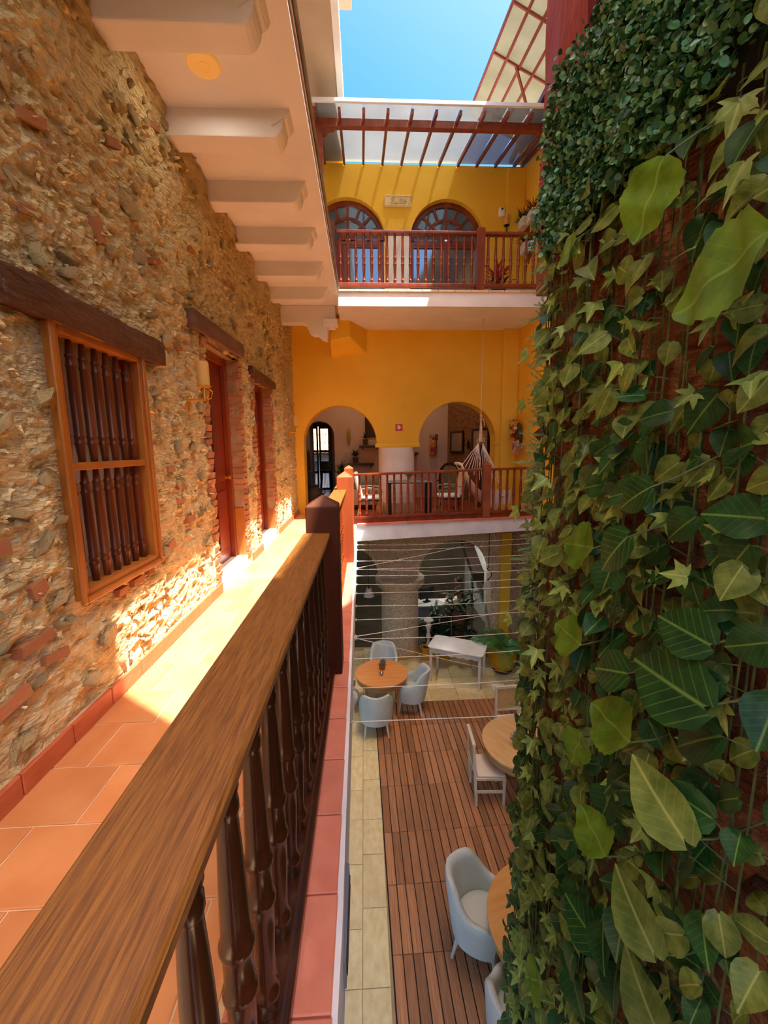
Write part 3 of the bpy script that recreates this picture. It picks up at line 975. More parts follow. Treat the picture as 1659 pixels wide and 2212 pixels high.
sbm = baluster_mesh('baluster', 0.82, 0.030, wood_red, 12)
for i in range(18):
    x = -.10 + .1375 * i
    link('baluster', sbm, bal2, (x - 1.6, 0, .145 + zt(x)))
for i in range(7):
    x = 2.58 + .1375 * i
    link('baluster', sbm, bal2, (x - 1.6, 0, .145 + zt(x)))
# upper floor balustrade
bal3 = thing('balustrade', 'upper floor red wooden balustrade under the glass canopy', 'balustrade', (1.5, 8.1, 4.3))
add_newel(bal3, 2.17, 8.1, .15, 4.30, 5.36, 5.42, wood_red)
for x0, x1 in [(XE, 2.095), (2.245, XR)]:
    wp(MB().box(x0, x1, 8.04, 8.16, 5.26, 5.31), bal3, 'handrail', wood_red, bevel=.01)
    wp(MB().box(x0, x1, 8.05, 8.15, 4.38, 4.44), bal3, 'bottom_rail', wood_red, bevel=.006)
for i in range(18):
    link('baluster', sbm, bal3, (XE + .06 + .14 * i - 1.5, 0, .135))
for i in range(9):
    link('baluster', sbm, bal3, (2.32 + .14 * i - 1.5, 0, .135))

# ================================================================== CORRIDOR WINDOW AND DOORS
win = struct(MB().box(XW - .13, XW + .028, 2.21, 2.262, .70, 2.14).box(XW - .13, XW + .028, 3.01, 3.062, .70, 2.14).box(XW - .13, XW + .028, 2.262, 3.01, 2.088, 2.14).box(XW - .13, XW + .028, 2.262, 3.01, .70, .752).build('window_1', wood_fr, bevel=.006))
MB().box(XW + .024, XW + .042, 2.19, 2.225, .68, 2.16).box(XW + .024, XW + .042, 3.047, 3.082, .68, 2.16).box(XW + .024, XW + .042, 2.225, 3.047, 2.125, 2.16).box(XW + .024, XW + .042, 2.225, 3.047, .68, .715).build('moulding', wood_fr, win, bevel=.006)
MB().box(XW - .06, XW + .012, 2.262, 3.01, 1.395, 1.435).build('mid_rail', wood_fr, win, bevel=.004)
MB().box(XW - .14, XW - .12, 2.2, 3.05, .7, 2.14).build('shutter', M('grey_shutter', (186, 182, 186), (168, 164, 170), 3, .6), win)
def bar_mesh(h):
    r = .024
    p = [(.8, 0), (.82, .05 * h), (1.0, .14 * h), (1.12, .15 * h), (1.12, .165 * h), (1.0, .175 * h), (1.0, .20 * h), (1.1, .21 * h), (1.1, .22 * h), (.95, .23 * h), (1.05, .5 * h), (.95, .78 * h), (1.1, .79 * h), (1.1, .80 * h), (.95, .81 * h), (.9, .86 * h), (1.08, .87 * h), (1.08, .88 * h), (.85, .89 * h), (.6, h)]
    me = MB().lathe([(a * r, z) for a, z in p], n=12).mesh('turned_bar', M('window_bar_wood', (112, 54, 24), (78, 34, 14), 7, .33, .04, 50, .1, (1, 1, .12)))
    for q in me.polygons:
        q.use_smooth = True
    return me
b1, b2 = bar_mesh(.65), bar_mesh(.648)
for i in range(7):
    yy = 2.262 + .748 * (i + .5) / 7
    link('turned_bar', b1, win, (XW - .032, yy, .75))
    link('turned_bar', b2, win, (XW - .032, yy, 1.437))
for k, (y0, y1, z1) in enumerate([(4.35, 5.41, 2.58), (6.16, 7.22, 2.5)]):
    xd = XW - .19
    d = struct(MB().box(xd - .05, xd, y0, y1, 0.12, z1).build('door_%d' % (k + 1), wood_door))
    MB().box(xd, xd + .05, y0, y0 + .07, .12, z1).box(xd, xd + .06, y1 - .08, y1, .12, z1).box(xd, xd + .05, y0 + .07, y1 - .08, z1 - .09, z1).build('door_frame', wood_red, d, bevel=.005)
    for (a, b_) in [(y0 + .14, (y0 + y1) / 2 - .04), ((y0 + y1) / 2 + .04, y1 - .16)]:
        for (c, e_) in [(.3, 1.0), (1.12, z1 - .22)]:
            MB().box(xd, xd + .015, a, b_, c, e_).build('door_panel', wood_door, d, bevel=.008)
    MB().box(xd - .06, XW - .004, y0, y1, 0.0, .125).build('threshold', white_pl, d, bevel=.006)
    h = MB().lathe([(.02, 0), (.02, .01), (.008, .012), (.008, .04), (.024, .045), (.024, .06), (.012, .068)], (xd + .06 if k else xd, y1 - .05 if k else y1 - .12, 1.15), 10, 'X').build('door_handle', brass, d, smooth=True)
    MB().box(XW - .17, XW - .02, y1 - .012, y1 + .0, .12, .75 if k == 0 else .45).build('reveal_board', wood_fr, d)

# ================================================================== WALL SCONCES
candle_m = M('cream_candle_shade', (232, 196, 120), (222, 176, 92), 3, .5, .05, 20, trans=.25)
def sconce(loc, rz, label, candle=candle_m, metal=brass, s=1.0):
    """bracket grows along +x out of the wall at loc"""
    t = thing('wall_sconce', label, 'wall lamp', loc, rz, 'candle shaped wall sconces')
    MB().box(0, .012, -.015, .015, -.10, .03).build('wall_plate', metal, t)
    MB().tube([(0, 0, 0), (.17, 0, 0)], .010, 8).build('arm', metal, t)
    MB().tube([(.155, 0, 0), (.155, 0, .10)], .010, 8).build('upright', metal, t)
    pts = [(.165 + .035 * (1 - cos(a)) * (1 if a < pi else .8), 0, .02 + .09 * a / (2 * pi) * 1.0 + .012 * sin(a)) for a in [i * 2 * pi / 14 for i in range(15)]]
    sc = MB()
    for sgn in (1, -1):
        pth = []
        for i in range(13):
            t_ = i / 12
            a = -pi / 2 + 1.5 * pi * t_
            pth.append((.155 + sgn * (.018 + .05 * sin(pi * t_) * (1 if t_ < .75 else 1)), 0, .005 + .10 * t_))
        pth += [(.155 + sgn * (.03 + .016 * cos(q)), 0, .115 + .016 * sin(q)) for q in (0.4, 1.4, 2.6)]
        pth = [(.155 + sgn * .03, 0, .028), (.155 + sgn * .018, 0, .018), (.155 + sgn * .03, 0, .004), (.155 + sgn * .055, 0, .012)] + pth[4:]
        sc.tube(pth, .0045, 6)
    sc.build('scroll', metal, t, smooth=True)
    MB().lathe([(.02, .10), (.06, .108), (.062, .115), (.05, .118)], (.155, 0, 0), 20).build('drip_dish', metal, t, smooth=True)
    MB().lathe([(.050, .118), (.050, .30), (.047, .315), (.041, .312), (.041, .13)], (.155, 0, 0), 20).build('candle_shade', candle, t, smooth=True)
    return t
sconce((XW + .02, 3.78, 1.925), 0, 'brass wall sconce with cream candle shade beside the first corridor door')
sconce((XW + .02, 8.62, 1.82), 0, 'small brass candle sconce at the end of the stone corridor wall by the arch')
sconce((3.10, YB - .0, 6.0), -pi / 2, 'candle sconce on the yellow upper wall beside the right fanlight', M('tan_candle', (214, 160, 90), None, rough=.5), MATS['black_metal'])

# round ceiling light
cl = thing('ceiling_light', 'round yellowish flush disc light between the white corridor beams', 'ceiling light', (-1.085, 3.455, ZC))
dl = bpy.data.lights.new('lamp_light', 'AREA')
dl.shape = 'DISK'
dl.size = .2
dl.energy = 0.7
dl.color = (1.0, .84, .62)
dlo = bpy.data.objects.new('lamp_light', dl)
COL.objects.link(dlo)
par(dlo, cl)
dlo.location = (0, 0, -.045)
MB().lathe([(.115, 0), (.115, -.012), (.105, -.022), (.02, -.024)], n=36).build('disc', M('cream_disc', (240, 206, 128), None, rough=.45, emit=((255, 206, 110), .02)), cl, smooth=True)
MB().lathe([(.045, -.022), (.045, -.029), (.036, -.032), (.034, -.0285), (.001, -.0285)], n=28, cap=False).build('centre_ring', MATS['cream_disc'], cl, smooth=True)

dup(cl, (-1.085, .35, ZC), 0, 'added fill disc light over the corridor behind the viewer')  # unseen copy added to throw fill light on the near corridor
for o in KID.get(cl.name, []):
    if o.type == 'LIGHT':
        for q in scene.objects:
            if q.type == 'LIGHT' and q.data == o.data and q != o:
                q.data = o.data.copy()
                q.data.energy = 7.0

# ================================================================== CANOPY
can_w = M('canopy_timber', (134, 64, 36), (98, 40, 22), 6, .45, .1, 40, 0, (1, .2, 1))
can = thing('glass_canopy', 'sloping frosted glass canopy on red brown rafters above the upper gallery', 'canopy', (1.4, YB, 7.0))
def cz(y):
    return 7.30 - .185 * (YB - y)
pane_m = M('frosted_pane', (150, 156, 154), (134, 140, 138), 1.2, .25, 0, 30, trans=.34, alpha=.28)
raf = [-.70] + [-.30 + .395 * i for i in range(10)] + [3.42]
for a, b_ in zip(raf[:-1], raf[1:]):
    wp(MB().hexa([(a + .01, 7.6, cz(7.6) + .055), (b_ - .01, 7.6, cz(7.6) + .055), (b_ - .01, YB, cz(YB) + .055), (a + .01, YB, cz(YB) + .055), (a + .01, 7.6, cz(7.6) + .063), (b_ - .01, 7.6, cz(7.6) + .063), (b_ - .01, YB, cz(YB) + .063), (a + .01, YB, cz(YB) + .063)]), can, 'pane', pane_m)
for x in raf:
    wp(MB().bar((x, 7.62, cz(7.22) + .02), (x, YB - .01, cz(YB) + .02), .045, .07), can, 'rafter', can_w, bevel=.004)
wp(MB().box(-.75, 3.46, 7.92, 8.02, cz(7.97) - .15, cz(7.97) - .03), can, 'beam', can_w, bevel=.006)
wp(MB().box(-.75, 3.47, 7.57, 7.615, cz(7.6) + .03, cz(7.6) + .085), can, 'edge_trim', M('zinc_edge', (206, 206, 204), None, rough=.4), bevel=.004)
for x, s in ((-.66, 1), (3.36, -1)):
    wp(MB().prism([(x, cz(7.97) - .15), (x + s * .28, cz(7.97) - .15), (x + s * .24, cz(7.97) - .19), (x + s * .16, cz(7.97) - .20), (x + s * .12, cz(7.97) - .26), (x, cz(7.97) - .30)], 7.93, 8.01, 'Y'), can, 'bracket', can_w)
wp(MB().box(-.72, -.60, 7.91, 8.03, 4.45, cz(7.97) - .15), can, 'post', can_w, bevel=.006)

# raised skylight on the right
sky = thing('skylight', 'raised translucent yellowish roof light with red bars above the right wall', 'skylight', (3.0, 6.5, 8.7))
def sz(x, y):
    return 8.93 - .47 * (x - 2.6) + .15 * (y - 9.0)
pm = M('yellowish_fibre_pane', (142, 140, 120), (126, 122, 98), 2.0, .35, 0, 30, trans=.5, alpha=.10)
xsb = [2.6, 2.86, 3.12, 3.38, 3.9]
ysb = [2.7, 4.0, 5.4, 6.8, 8.0, 9.1, 10.6, 11.0]
bar_m = M('skylight_bar', (138, 60, 40), None, rough=.5)
for i in range(len(xsb) - 1):
    for j in range(len(ysb) - 1):
        a, b_, c, d = xsb[i] + .008, xsb[i + 1] - .008, ysb[j] + .008, ysb[j + 1] - .008
        q = [(a, c), (b_, c), (b_, d), (a, d)]
        wp(MB().hexa([(x, y, sz(x, y) + .03) for x, y in q] + [(x, y, sz(x, y) + .036) for x, y in q]), sky, 'pane', pm)
for x in xsb:
    wp(MB().bar((x, 2.7, sz(x, 2.7)), (x, 11.0, sz(x, 11.0)), .035, .05), sky, 'rafter', bar_m)
for yq in ysb:
    wp(MB().bar((2.6, yq, sz(2.6, yq)), (3.9, yq, sz(3.9, yq)), .03, .04), sky, 'purlin', bar_m)
for yq in (4.0, 6.8, 9.1):
    wp(MB().bar((3.05, yq, sz(3.05, yq)), (3.5, yq + .3, 8.0), .04, .04), sky, 'strut', bar_m)
ev = struct(MB().hexa([(3.2, 3, 7.5), (3.55, 3, 7.9), (3.55, YB, 7.9), (3.2, YB, 7.5), (3.2, 3, 7.53), (3.55, 3, 7.93), (3.55, YB, 7.93), (3.2, YB, 7.53)]).build('roof_right', M('white_eave', (214, 212, 206), None, rough=.7)))
for x, z in ((3.16, 7.46), (3.36, 7.66)):
    MB().box(x, x + .07, 3, YB, z - .08, z + .02).build('beam', can_w, ev)

# ================================================================== UPPER FANLIGHTS
glass_ref = M('dark_window_glass', (120, 140, 156), None, rough=.06, metal=.55, spec=.8)
def fanlight(idx, cx, left_door):
    r, s, y = .775, 5.9, YB + .16
    fr_ = []
    w = MB()
    def arc(rad, th, n=24, y0=y - .03, y1=y + .05):
        b = MB()
        pts = []
        for i in range(n):
            a0, a1 = pi * i / n, pi * (i + 1) / n
            q = [(rad - th / 2, a0), (rad + th / 2, a0), (rad + th / 2, a1), (rad - th / 2, a1)]
            q = [(cx + rr * cos(a), s + rr * sin(a)) for rr, a in q]
            b.hexa([(x, y0, z) for x, z in (q[0], q[1], q[2], q[3])] + [(x, y1, z) for x, z in (q[0], q[1], q[2], q[3])])
        return b
    win = struct(arc(r - .03, .10).build('window_%d' % idx, wood_red))
    arc(.44, .055).build('arc_bar', wood_red, win)
    arc(.10, .09, 12).build('hub', wood_red, win)
    for k in range(1, 8):
        a = pi * k / 8
        r0 = .12 if k % 2 == 0 else .44
        q0, q1 = Vector((cx + r0 * cos(a), y, s + r0 * sin(a))), Vector((cx + (r - .05) * cos(a), y, s + (r - .05) * sin(a)))
        MB().bar(q0, q1, .05, .05, (0, 1, 0)).build('glazing_bar', wood_red, win)
    for k in range(8):
        pts = [(cx + rr * cos(pi * (k + t) / 8), s + rr * sin(pi * (k + t) / 8)) for rr, t in ((.46, .05), (.71, .03), (.73, .5), (.71, .97), (.46, .95))]
        MB().prism(pts, y + .012, y + .018, 'Y').build('pane', glass_ref, win)
    for k in range(4):
        pts = [(cx + rr * cos(pi * (k + t) / 4), s + rr * sin(pi * (k + t) / 4)) for rr, t in ((.14, .05), (.41, .03), (.415, .35), (.415, .65), (.41, .97), (.14, .95))]
        MB().prism(pts, y + .012, y + .018, 'Y').build('pane', glass_ref, win)
    MB().box(cx - r, cx + r, y - .03, y + .05, s - .07, s + .02).build('transom', wood_red, win)
    x0, x1 = cx - r, cx + r
    MB().box(x0, x0 + .07, y - .03, y + .05, 4.3, s - .072).box(x1 - .07, x1, y - .03, y + .05, 4.3, s - .072).build('jamb', wood_red, win)
    xs = [x0 + .07, cx, x1 - .07]
    MB().box(cx - .035, cx + .035, y - .03, y + .05, 4.3, s - .072).build('mullion', wood_red, win)
    for i in range(2):
        a, b_ = xs[i] + (.035 if i else 0), xs[i + 1] - (0 if i else .035)
        if left_door and i == 0:
            MB().box(a, b_, y - .02, y + .03, 4.3, s - .07).build('door_leaf', wood_red, win)
            for z0, z1 in ((4.5, 4.95), (5.05, 5.7)):
                MB().box(a + .09, b_ - .09, y - .035, y - .015, z0, z1).build('door_panel', wood_door, win, bevel=.008)
            continue
        for z0, z1 in ((4.42, 5.0), (5.06, 5.78)):
            MB().box(a, b_, y + .012, y + .018, z0, z1).build('pane', glass_ref, win)
        MB().box(a, b_, y - .02, y + .04, 4.3, 4.42).box(a, b_, y - .02, y + .04, 5.0, 5.06).box(a, b_, y - .02, y + .04, 5.78, 5.84).build('cross_rail', wood_red, win)
    MB().box(x0, x1, y + .06, y + .09, 4.3, s - .01).build('backing', M('curtain_beige', (206, 188, 148), (188, 168, 128), 2, .8), win)
    return win
fanlight(2, -.26, True)
fanlight(3, 1.865, False)

# carved sign
sg_m = M('carved_cream_stone', (236, 222, 176), (222, 204, 152), 6, .7, .1, 40)
sgn = thing('name_plaque', 'cream carved plaque reading Suite between the upper arches', 'sign', (.815, YB, 6.62))
MB().box(-.29, .29, -.035, 0.0, -.115, .115).build('plate', sg_m, sgn, bevel=.02)
MB().box(-.27, .27, -.05, -.035, .08, .10).box(-.27, .27, -.05, -.035, -.10, -.08).box(-.275, -.255, -.05, -.035, -.1, .1).box(.255, .275, -.05, -.035, -.1, .1).build('border', sg_m, sgn, bevel=.006)
for sx in (-1, 1):
    MB().prism([(sx * .245, -.07), (sx * .245, .07), (sx * .20, .03), (sx * .22, 0), (sx * .20, -.03)], -.045, -.03, 'Y').build('leaf_ornament', sg_m, sgn)
def text_obj(txt, size, parent, loc, rot, mat, ext=.006, name='lettering', shear=0.0, bold=0.0):
    cu = bpy.data.curves.new(name, 'FONT')
    cu.body = txt
    cu.size = size
    cu.extrude = ext
    cu.shear = shear
    cu.offset = bold
    cu.align_x = 'CENTER'
    cu.align_y = 'CENTER'
    cu.resolution_u = 3
    o = bpy.data.objects.new(name, cu)
    COL.objects.link(o)
    bpy.context.view_layer.update()
    dg = bpy.context.evaluated_depsgraph_get()
    me = bpy.data.meshes.new_from_object(o.evaluated_get(dg))
    bpy.data.objects.remove(o)
    me.materials.clear()
    me.materials.append(mat)
    q = bpy.data.objects.new(name, me)
    COL.objects.link(q)
    par(q, parent)
    q.location = loc
    q.rotation_euler = rot
    return q
text_obj('Suite', .17, sgn, (0, -.045, -.005), (pi / 2, 0, 0), M('carved_letters', (206, 186, 136), None, rough=.7), .014, shear=.25, bold=.003)

# sensor box on the upper wall
sb = thing('motion_sensor', 'small white sensor box with dark lens on the yellow upper pilaster', 'sensor', (3.02, YB, 6.42))
MB().box(-.06, .06, -.09, 0, -.09, .09).build('housing', M('white_plastic', (236, 236, 232), None, rough=.4), sb, bevel=.02)
MB().lathe([(.022, 0), (.022, -.012), (.012, -.016)], (0, -.085, .045), 14, 'Y').build('lens', black_m, sb)
# recessed spots in the gallery ceiling
for k, (x, y) in enumerate(((.55, 8.75), (2.65, 8.55))):
    t = thing('ceiling_spot', ('small round ceiling spot near the hammock rope' if k else 'small round ceiling spot near the white beam end') + ' in the gallery ceiling', 'spotlight', (x, y, ZG))
    MB().lathe([(.055, 0), (.055, -.008), (.04, -.012), (.035, -.004), (.001, -.004)], n=20, cap=False).build('trim_ring', white_pl, t, smooth=True)
    MB().lathe([(.034, -.002), (.02, -.006)], n=16).build('lens', sg_m, t)

# ================================================================== MIDDLE GALLERY
cotton = M('cream_cotton', (248, 242, 230), (238, 228, 212), 6, .9, .3, 60)
cush_m = M('white_cushion', (240, 236, 226), (224, 218, 206), 5, .9, .15, 50)
rope_m = M('cream_rope', (222, 196, 158), (196, 166, 126), 20, .9, .3, 90)
# hammock chair
hm = thing('hammock_chair', 'cream cotton hammock chair hanging from a long rope over the gallery', 'hammock chair', (2.46, 8.8, 0))
rp_ = MB().tube([(0, 0, ZG), (0.005, 0, 3.2), (0, 0, 2.14)], .010, 8).build('rope', rope_m, hm, smooth=True)
kb = MB()
for i in range(4):
    kb.lathe([(.018 * cos(a) + .0, .02 * sin(a)) if False else (.010 + .016 * cos(a) ** 2, .018 * sin(a)) for a in [(-pi / 2 + pi * q / 6) for q in range(7)]], (R.uniform(-.01, .01), 0, 2.13 - .035 * i), 10)
kb.tube([(.01, 0, 2.06), (.05, -.01, 2.05), (.07, -.01, 1.98), (.075, -.01, 1.93)], .009, 6)
kb.build('knot', rope_m, rp_, smooth=True)
MB().tube([(0, 0, 2.02), (.004, 0, 1.85), (0, 0, 1.60)], [.014, .03, .042], 10).build('rope_bundle', rope_m, hm, smooth=True)
for sx, dz in ((-.045, 0), (.055, .03)):
    MB().tube([(sx + .028 * sin(a), 0, 1.60 + dz + .045 * (1 - cos(a)) * .8 - .03) for a in [2 * pi * q / 12 for q in range(13)]], .009, 6).build('loop', rope_m, hm, smooth=True)
for i in range(16):
    sx = -.045 if i % 2 == 0 else .055
    t = i / 15
    if sx < 0:
        e_ = (-.42 + .55 * t, -.18 + .3 * t, 1.13 - .42 * t)
    else:
        e_ = (-.02 + .50 * t, .12 - .25 * t, 1.05 - .40 * t)
    MB().tube([(sx, 0, 1.56), ((sx + e_[0]) / 2, e_[1] / 2, (1.56 + e_[2]) / 2 + .01), e_], .006, 5).build('string', cotton, hm)
# cloth: saddle sheet from the upper left to the lower right
nu, nv = 26, 14
def hcl(u, v):
    x = -.46 + .98 * u
    zt_ = 1.14 - .62 * u - .30 * sin(pi * u)
    y = -.30 + .60 * v
    sag = .30 * sin(pi * v)
    wr = .012 * mn.noise((u * 9, v * 7, 3))
    return (x + .10 * (1 - abs(2 * v - 1)) * .5 + wr, y, zt_ - sag * (.35 + .5 * sin(pi * min(1, u * 1.1))) + wr)
vs_ = [hcl(i / nu, j / nv) for j in range(nv + 1) for i in range(nu + 1)]
fs_ = [(j * (nu + 1) + i, j * (nu + 1) + i + 1, (j + 1) * (nu + 1) + i + 1, (j + 1) * (nu + 1) + i) for j in range(nv) for i in range(nu)]
o = MB().add(vs_, fs_).build('cloth_seat', cotton, hm, smooth=80)
sd = o.modifiers.new('solid', 'SOLIDIFY'); sd.thickness = .012
MB().tube([(-.46, -.30, 1.14), (-.47, 0, 1.15), (-.46, .30, 1.14)], .03, 8).build('rolled_edge', cotton, o, smooth=True)
for (xa, xb, za, zb, y) in ((.10, .34, .62, .30, -.31), (.36, .56, .60, .34, -.28)):
    fr_b = MB()
    for i in range(9):
        x = xa + (xb - xa) * i / 8
        fr_b.box(x - .010, x + .010, y - .003, y + .003, zb - .02 * (i % 2) - .04, zb + .03)
    fr_b.box(xa - .02, xb + .02, y - .006, y + .006, zb + .02, za)
    fr_b.build('crochet_fringe', cotton, o)

# glass table and two metal chairs with cushions
gt = thing('glass_table', 'black legged table with a glass top behind the gallery balustrade', 'table', (.95, 8.9, 0))
MB().box(-.48, .48, -.32, .32, .775, .787).build('glass_top', M('table_glass', (176, 184, 184), None, rough=.05, spec=.8, trans=.3, alpha=.45), gt, bevel=.003)
for sx in (-1, 1):
    for sy in (-1, 1):
        MB().box(sx * .42 - .03, sx * .42 + .03, sy * .27 - .03, sy * .27 + .03, 0, .772).build('leg', black_m, gt, bevel=.004)
MB().box(-.42, .42, -.28, -.262, .752, .772).box(-.42, .42, .262, .28, .752, .772).build('apron', black_m, gt)
# little plant on the table
pl = thing('table_plant', 'small grey green plant in a clear glass on the gallery table', 'plant', (.95, 8.8, .787))
MB().lathe([(.03, 0), (.045, .10), (.042, .10), (.03, .01)], n=16).build('pot', M('clear_vase', (200, 206, 200), None, rough=.1, trans=.3, alpha=.4), pl)
fb = MB()
for i in range(34):
    a, t = R.uniform(0, 2 * pi), R.uniform(.2, 1.3)
    e_ = Vector((cos(a) * sin(t), sin(a) * sin(t), cos(t))) * R.uniform(.09, .16)
    fb.tube([(0, 0, .08), tuple(e_ * .6 + Vector((0, 0, .10))), tuple(e_ + Vector((0, 0, .10)))], [.004, .012, .002], 4)
fb.build('leaves', M('grey_green', (104, 128, 96), (74, 98, 66), 8, .6), pl)
def cushion(b, x0, x1, y0, y1, z0, z1):
    return b.box(x0, x1, y0, y1, z0, z1)
def metal_chair(loc, rz, label):
    """faces +x"""
    t = thing('metal_chair', label, 'chair', loc, rz, 'cushioned metal chairs at the glass table')
    fm = M('silver_tube', (170, 166, 160), None, rough=.3, metal=.7)
    for sy in (-1, 1):
        MB().tube([(-.30, sy * .25, .0), (-.24, sy * .25, .42), (-.36, sy * .25, .98)], .013, 8).build('back_frame', fm, t, smooth=True)
        MB().tube([(.27, sy * .25, 0), (.23, sy * .25, .40)], .013, 8).build('leg', fm, t, smooth=True)
        MB().tube([(-.27, sy * .27, .66), (-.05, sy * .29, .68), (.16, sy * .29, .66), (.24, sy * .27, .58), (.23, sy * .25, .40)], .012, 8).build('armrest', fm, t, smooth=True)
    MB().tube([(-.36, -.25, .97), (-.365, 0, .99), (-.36, .25, .97)], .013, 8).build('top_rail', fm, t, smooth=True)
    sf = MB().box(-.24, .24, -.25, .25, .395, .42).build('seat_frame', black_m, t, bevel=.005)
    MB().box(-.22, .24, -.23, .23, .42, .49).build('seat_cushion', cush_m, sf, bevel=.03, seg=3)
    b = MB().hexa([(-.25, -.22, .47), (-.17, -.22, .47), (-.17, .22, .47), (-.25, .22, .47), (-.36, -.22, 1.0), (-.28, -.22, 1.0), (-.28, .22, 1.0), (-.36, .22, 1.0)])
    b.build('back_cushion', cush_m, t, bevel=.03, seg=3)
    return t
metal_chair((.14, 8.85, 0), 0.0, 'metal armchair with white cushions at the left end of the glass table')
metal_chair((1.82, 8.95, 0), pi, 'metal armchair with white cushions between glass table and hammock')
# wicker sofa beside the column, patterned side
so_ = thing('wicker_sofa', 'cream wicker sofa with dark woven loops behind the left gallery chair', 'sofa', (-.17, 10.42, 0))
wk = M('cream_wicker', (206, 186, 156), (188, 166, 134), 20, .8, .3, 60)
MB().box(-.22, .55, -.3, .3, .10, .50).build('base', wk, so_, bevel=.02)
MB().box(-.22, .55, .22, .32, .5, .85).build('backrest', wk, so_, bevel=.02)
MB().box(-.24, .57, -.32, .32, .06, .12).build('plinth', wood_dark, so_)
lp = MB()
for cxx in (-.12, .05, .28, .45):
    for k in range(5):
        lp.lathe([(.018, -.304), (.03, -.306), (.018, -.309)], (cxx, 0, .16 + .07 * k), 8, 'Y', cap=False)
lp.build('woven_loops', wood_dark, so_)
MB().box(-.2, .5, -.25, .2, .5, .6).build('seat_cushion', M('green_cushion', (124, 128, 72), (104, 108, 58), 6, .9), so_, bevel=.03)
sf2 = thing('rocking_chair', 'dark rounded wooden rocking chair in shadow behind the right metal chair', 'chair', (2.05, 10.2, 0), -.4)
MB().tube([(-.22, .2, .4), (-.25, .27, .75), (-.22, .31, .95), (-.12, .325, 1.06), (0, .33, 1.09), (.12, .325, 1.06), (.22, .31, .95), (.25, .27, .75), (.22, .2, .4)], .035, 8).build('back_frame', wood_dark, sf2, smooth=True)
MB().hexa([(-.2, .22, .42), (.2, .22, .42), (.2, .25, .42), (-.2, .25, .42), (-.16, .29, 1.0), (.16, .29, 1.0), (.16, .32, 1.0), (-.16, .32, 1.0)]).build('back_panel', M('olive_cushion', (130, 132, 84), (108, 112, 66), 6, .9), sf2, bevel=.01)
MB().box(-.25, .25, -.25, .24, .36, .44).build('seat', MATS['olive_cushion'], sf2, bevel=.02)
for sx in (-.24, .24):
    MB().tube([(sx, -.45, .07), (sx, -.2, .02), (sx, .2, .02), (sx, .5, .09)], .018, 6).build('rocker', wood_dark, sf2, smooth=True)
    for sy in (-.2, .2):
        MB().tube([(sx, sy, .02), (sx, sy, .66 if sy < 0 else .45)], .018, 6).build('leg', wood_dark, sf2)
    MB().tube([(sx, -.26, .66), (sx, .24, .68)], .02, 6).build('armrest', wood_dark, sf2)
# evacuation plate
ev_ = thing('evacuation_sign', 'small red wall plate with white arrow shape between the gallery arches', 'sign', (.81, YB, 1.945))
red_s = M('red_sign', (206, 52, 34), None, rough=.5)
wht_s = M('sign_white', (240, 236, 232), None, rough=.5)
MB().box(-.082, .082, -.008, 0, -.075, .075).build('plate', red_s, ev_)
MB().lathe([(.045, -.0105), (.001, -.0105)], (-.01, 0, .005), 20, 'Y', cap=False).prism([(-.07, .012), (-.03, .028), (-.03, -.02), (-.07, -.002)], -.0105, -.008, 'Y').prism([(.02, .018), (.05, .02), (.05, -.012), (.02, -.012)], -.0105, -.008, 'Y').build('arrow_emblem', wht_s, ev_)
MB().lathe([(.024, -.0112), (.017, -.0112)], (.055, 0, .004), 14, 'Y', cap=False).box(-.022, -.016, -.0112, -.0105, -.008, .016).box(-.008, -.002, -.0112, -.0105, -.008, .016).build('red_marks', red_s, ev_)
# flowers on the right wall
fl = thing('flower_bouquet', 'orange and yellow dried flower bouquet hung on the right yellow gallery wall', 'flowers', (XR, 9.27, 1.72))
petal_cols = [M('orange_petal', (226, 120, 30), None, rough=.7), M('yellow_petal', (240, 196, 70), None, rough=.7), M('cream_petal', (238, 220, 176), None, rough=.7), M('plum_petal', (88, 34, 40), None, rough=.7), M('pink_petal', (214, 150, 140), None, rough=.7)]
def flower_mesh(mat, k=0):
    b = MB()
    for i in range(6):
        a = 2 * pi * i / 6 + k
        b.add([(0, 0, 0), (cos(a - .35) * .7, sin(a - .35) * .7, .35), (cos(a) * 1.0, sin(a) * 1.0, .25), (cos(a + .35) * .7, sin(a + .35) * .7, .35)], [(0, 1, 2, 3)])
    b.ball((0, 0, .1), .22, n=6, m=4)
    return b.mesh('flower', mat)
fms = [flower_mesh(m_, .3 * i) for i, m_ in enumerate(petal_cols)]
for i in range(46):
    t = R.random()
    q = Vector((-.06 - R.uniform(0, .16), .30 * (t - .5) * -1 + R.gauss(0, .045), .30 - .62 * t + R.gauss(0, .06)))
    ci = R.choice([0, 0, 1, 1, 2, 3] if t < .75 else [3, 3, 4, 2])
    link('flower', fms[ci], fl, q, (R.uniform(-.8, .8), -pi / 2 + R.uniform(-.9, .9), R.uniform(0, 3)), R.uniform(.05, .085))
MB().ball((-.06, 0, 0), .06, .16, .3, 10, 8).build('foliage_core', M('dry_leaf', (66, 48, 28), (96, 84, 36), 12, .9, .6, 30), fl)
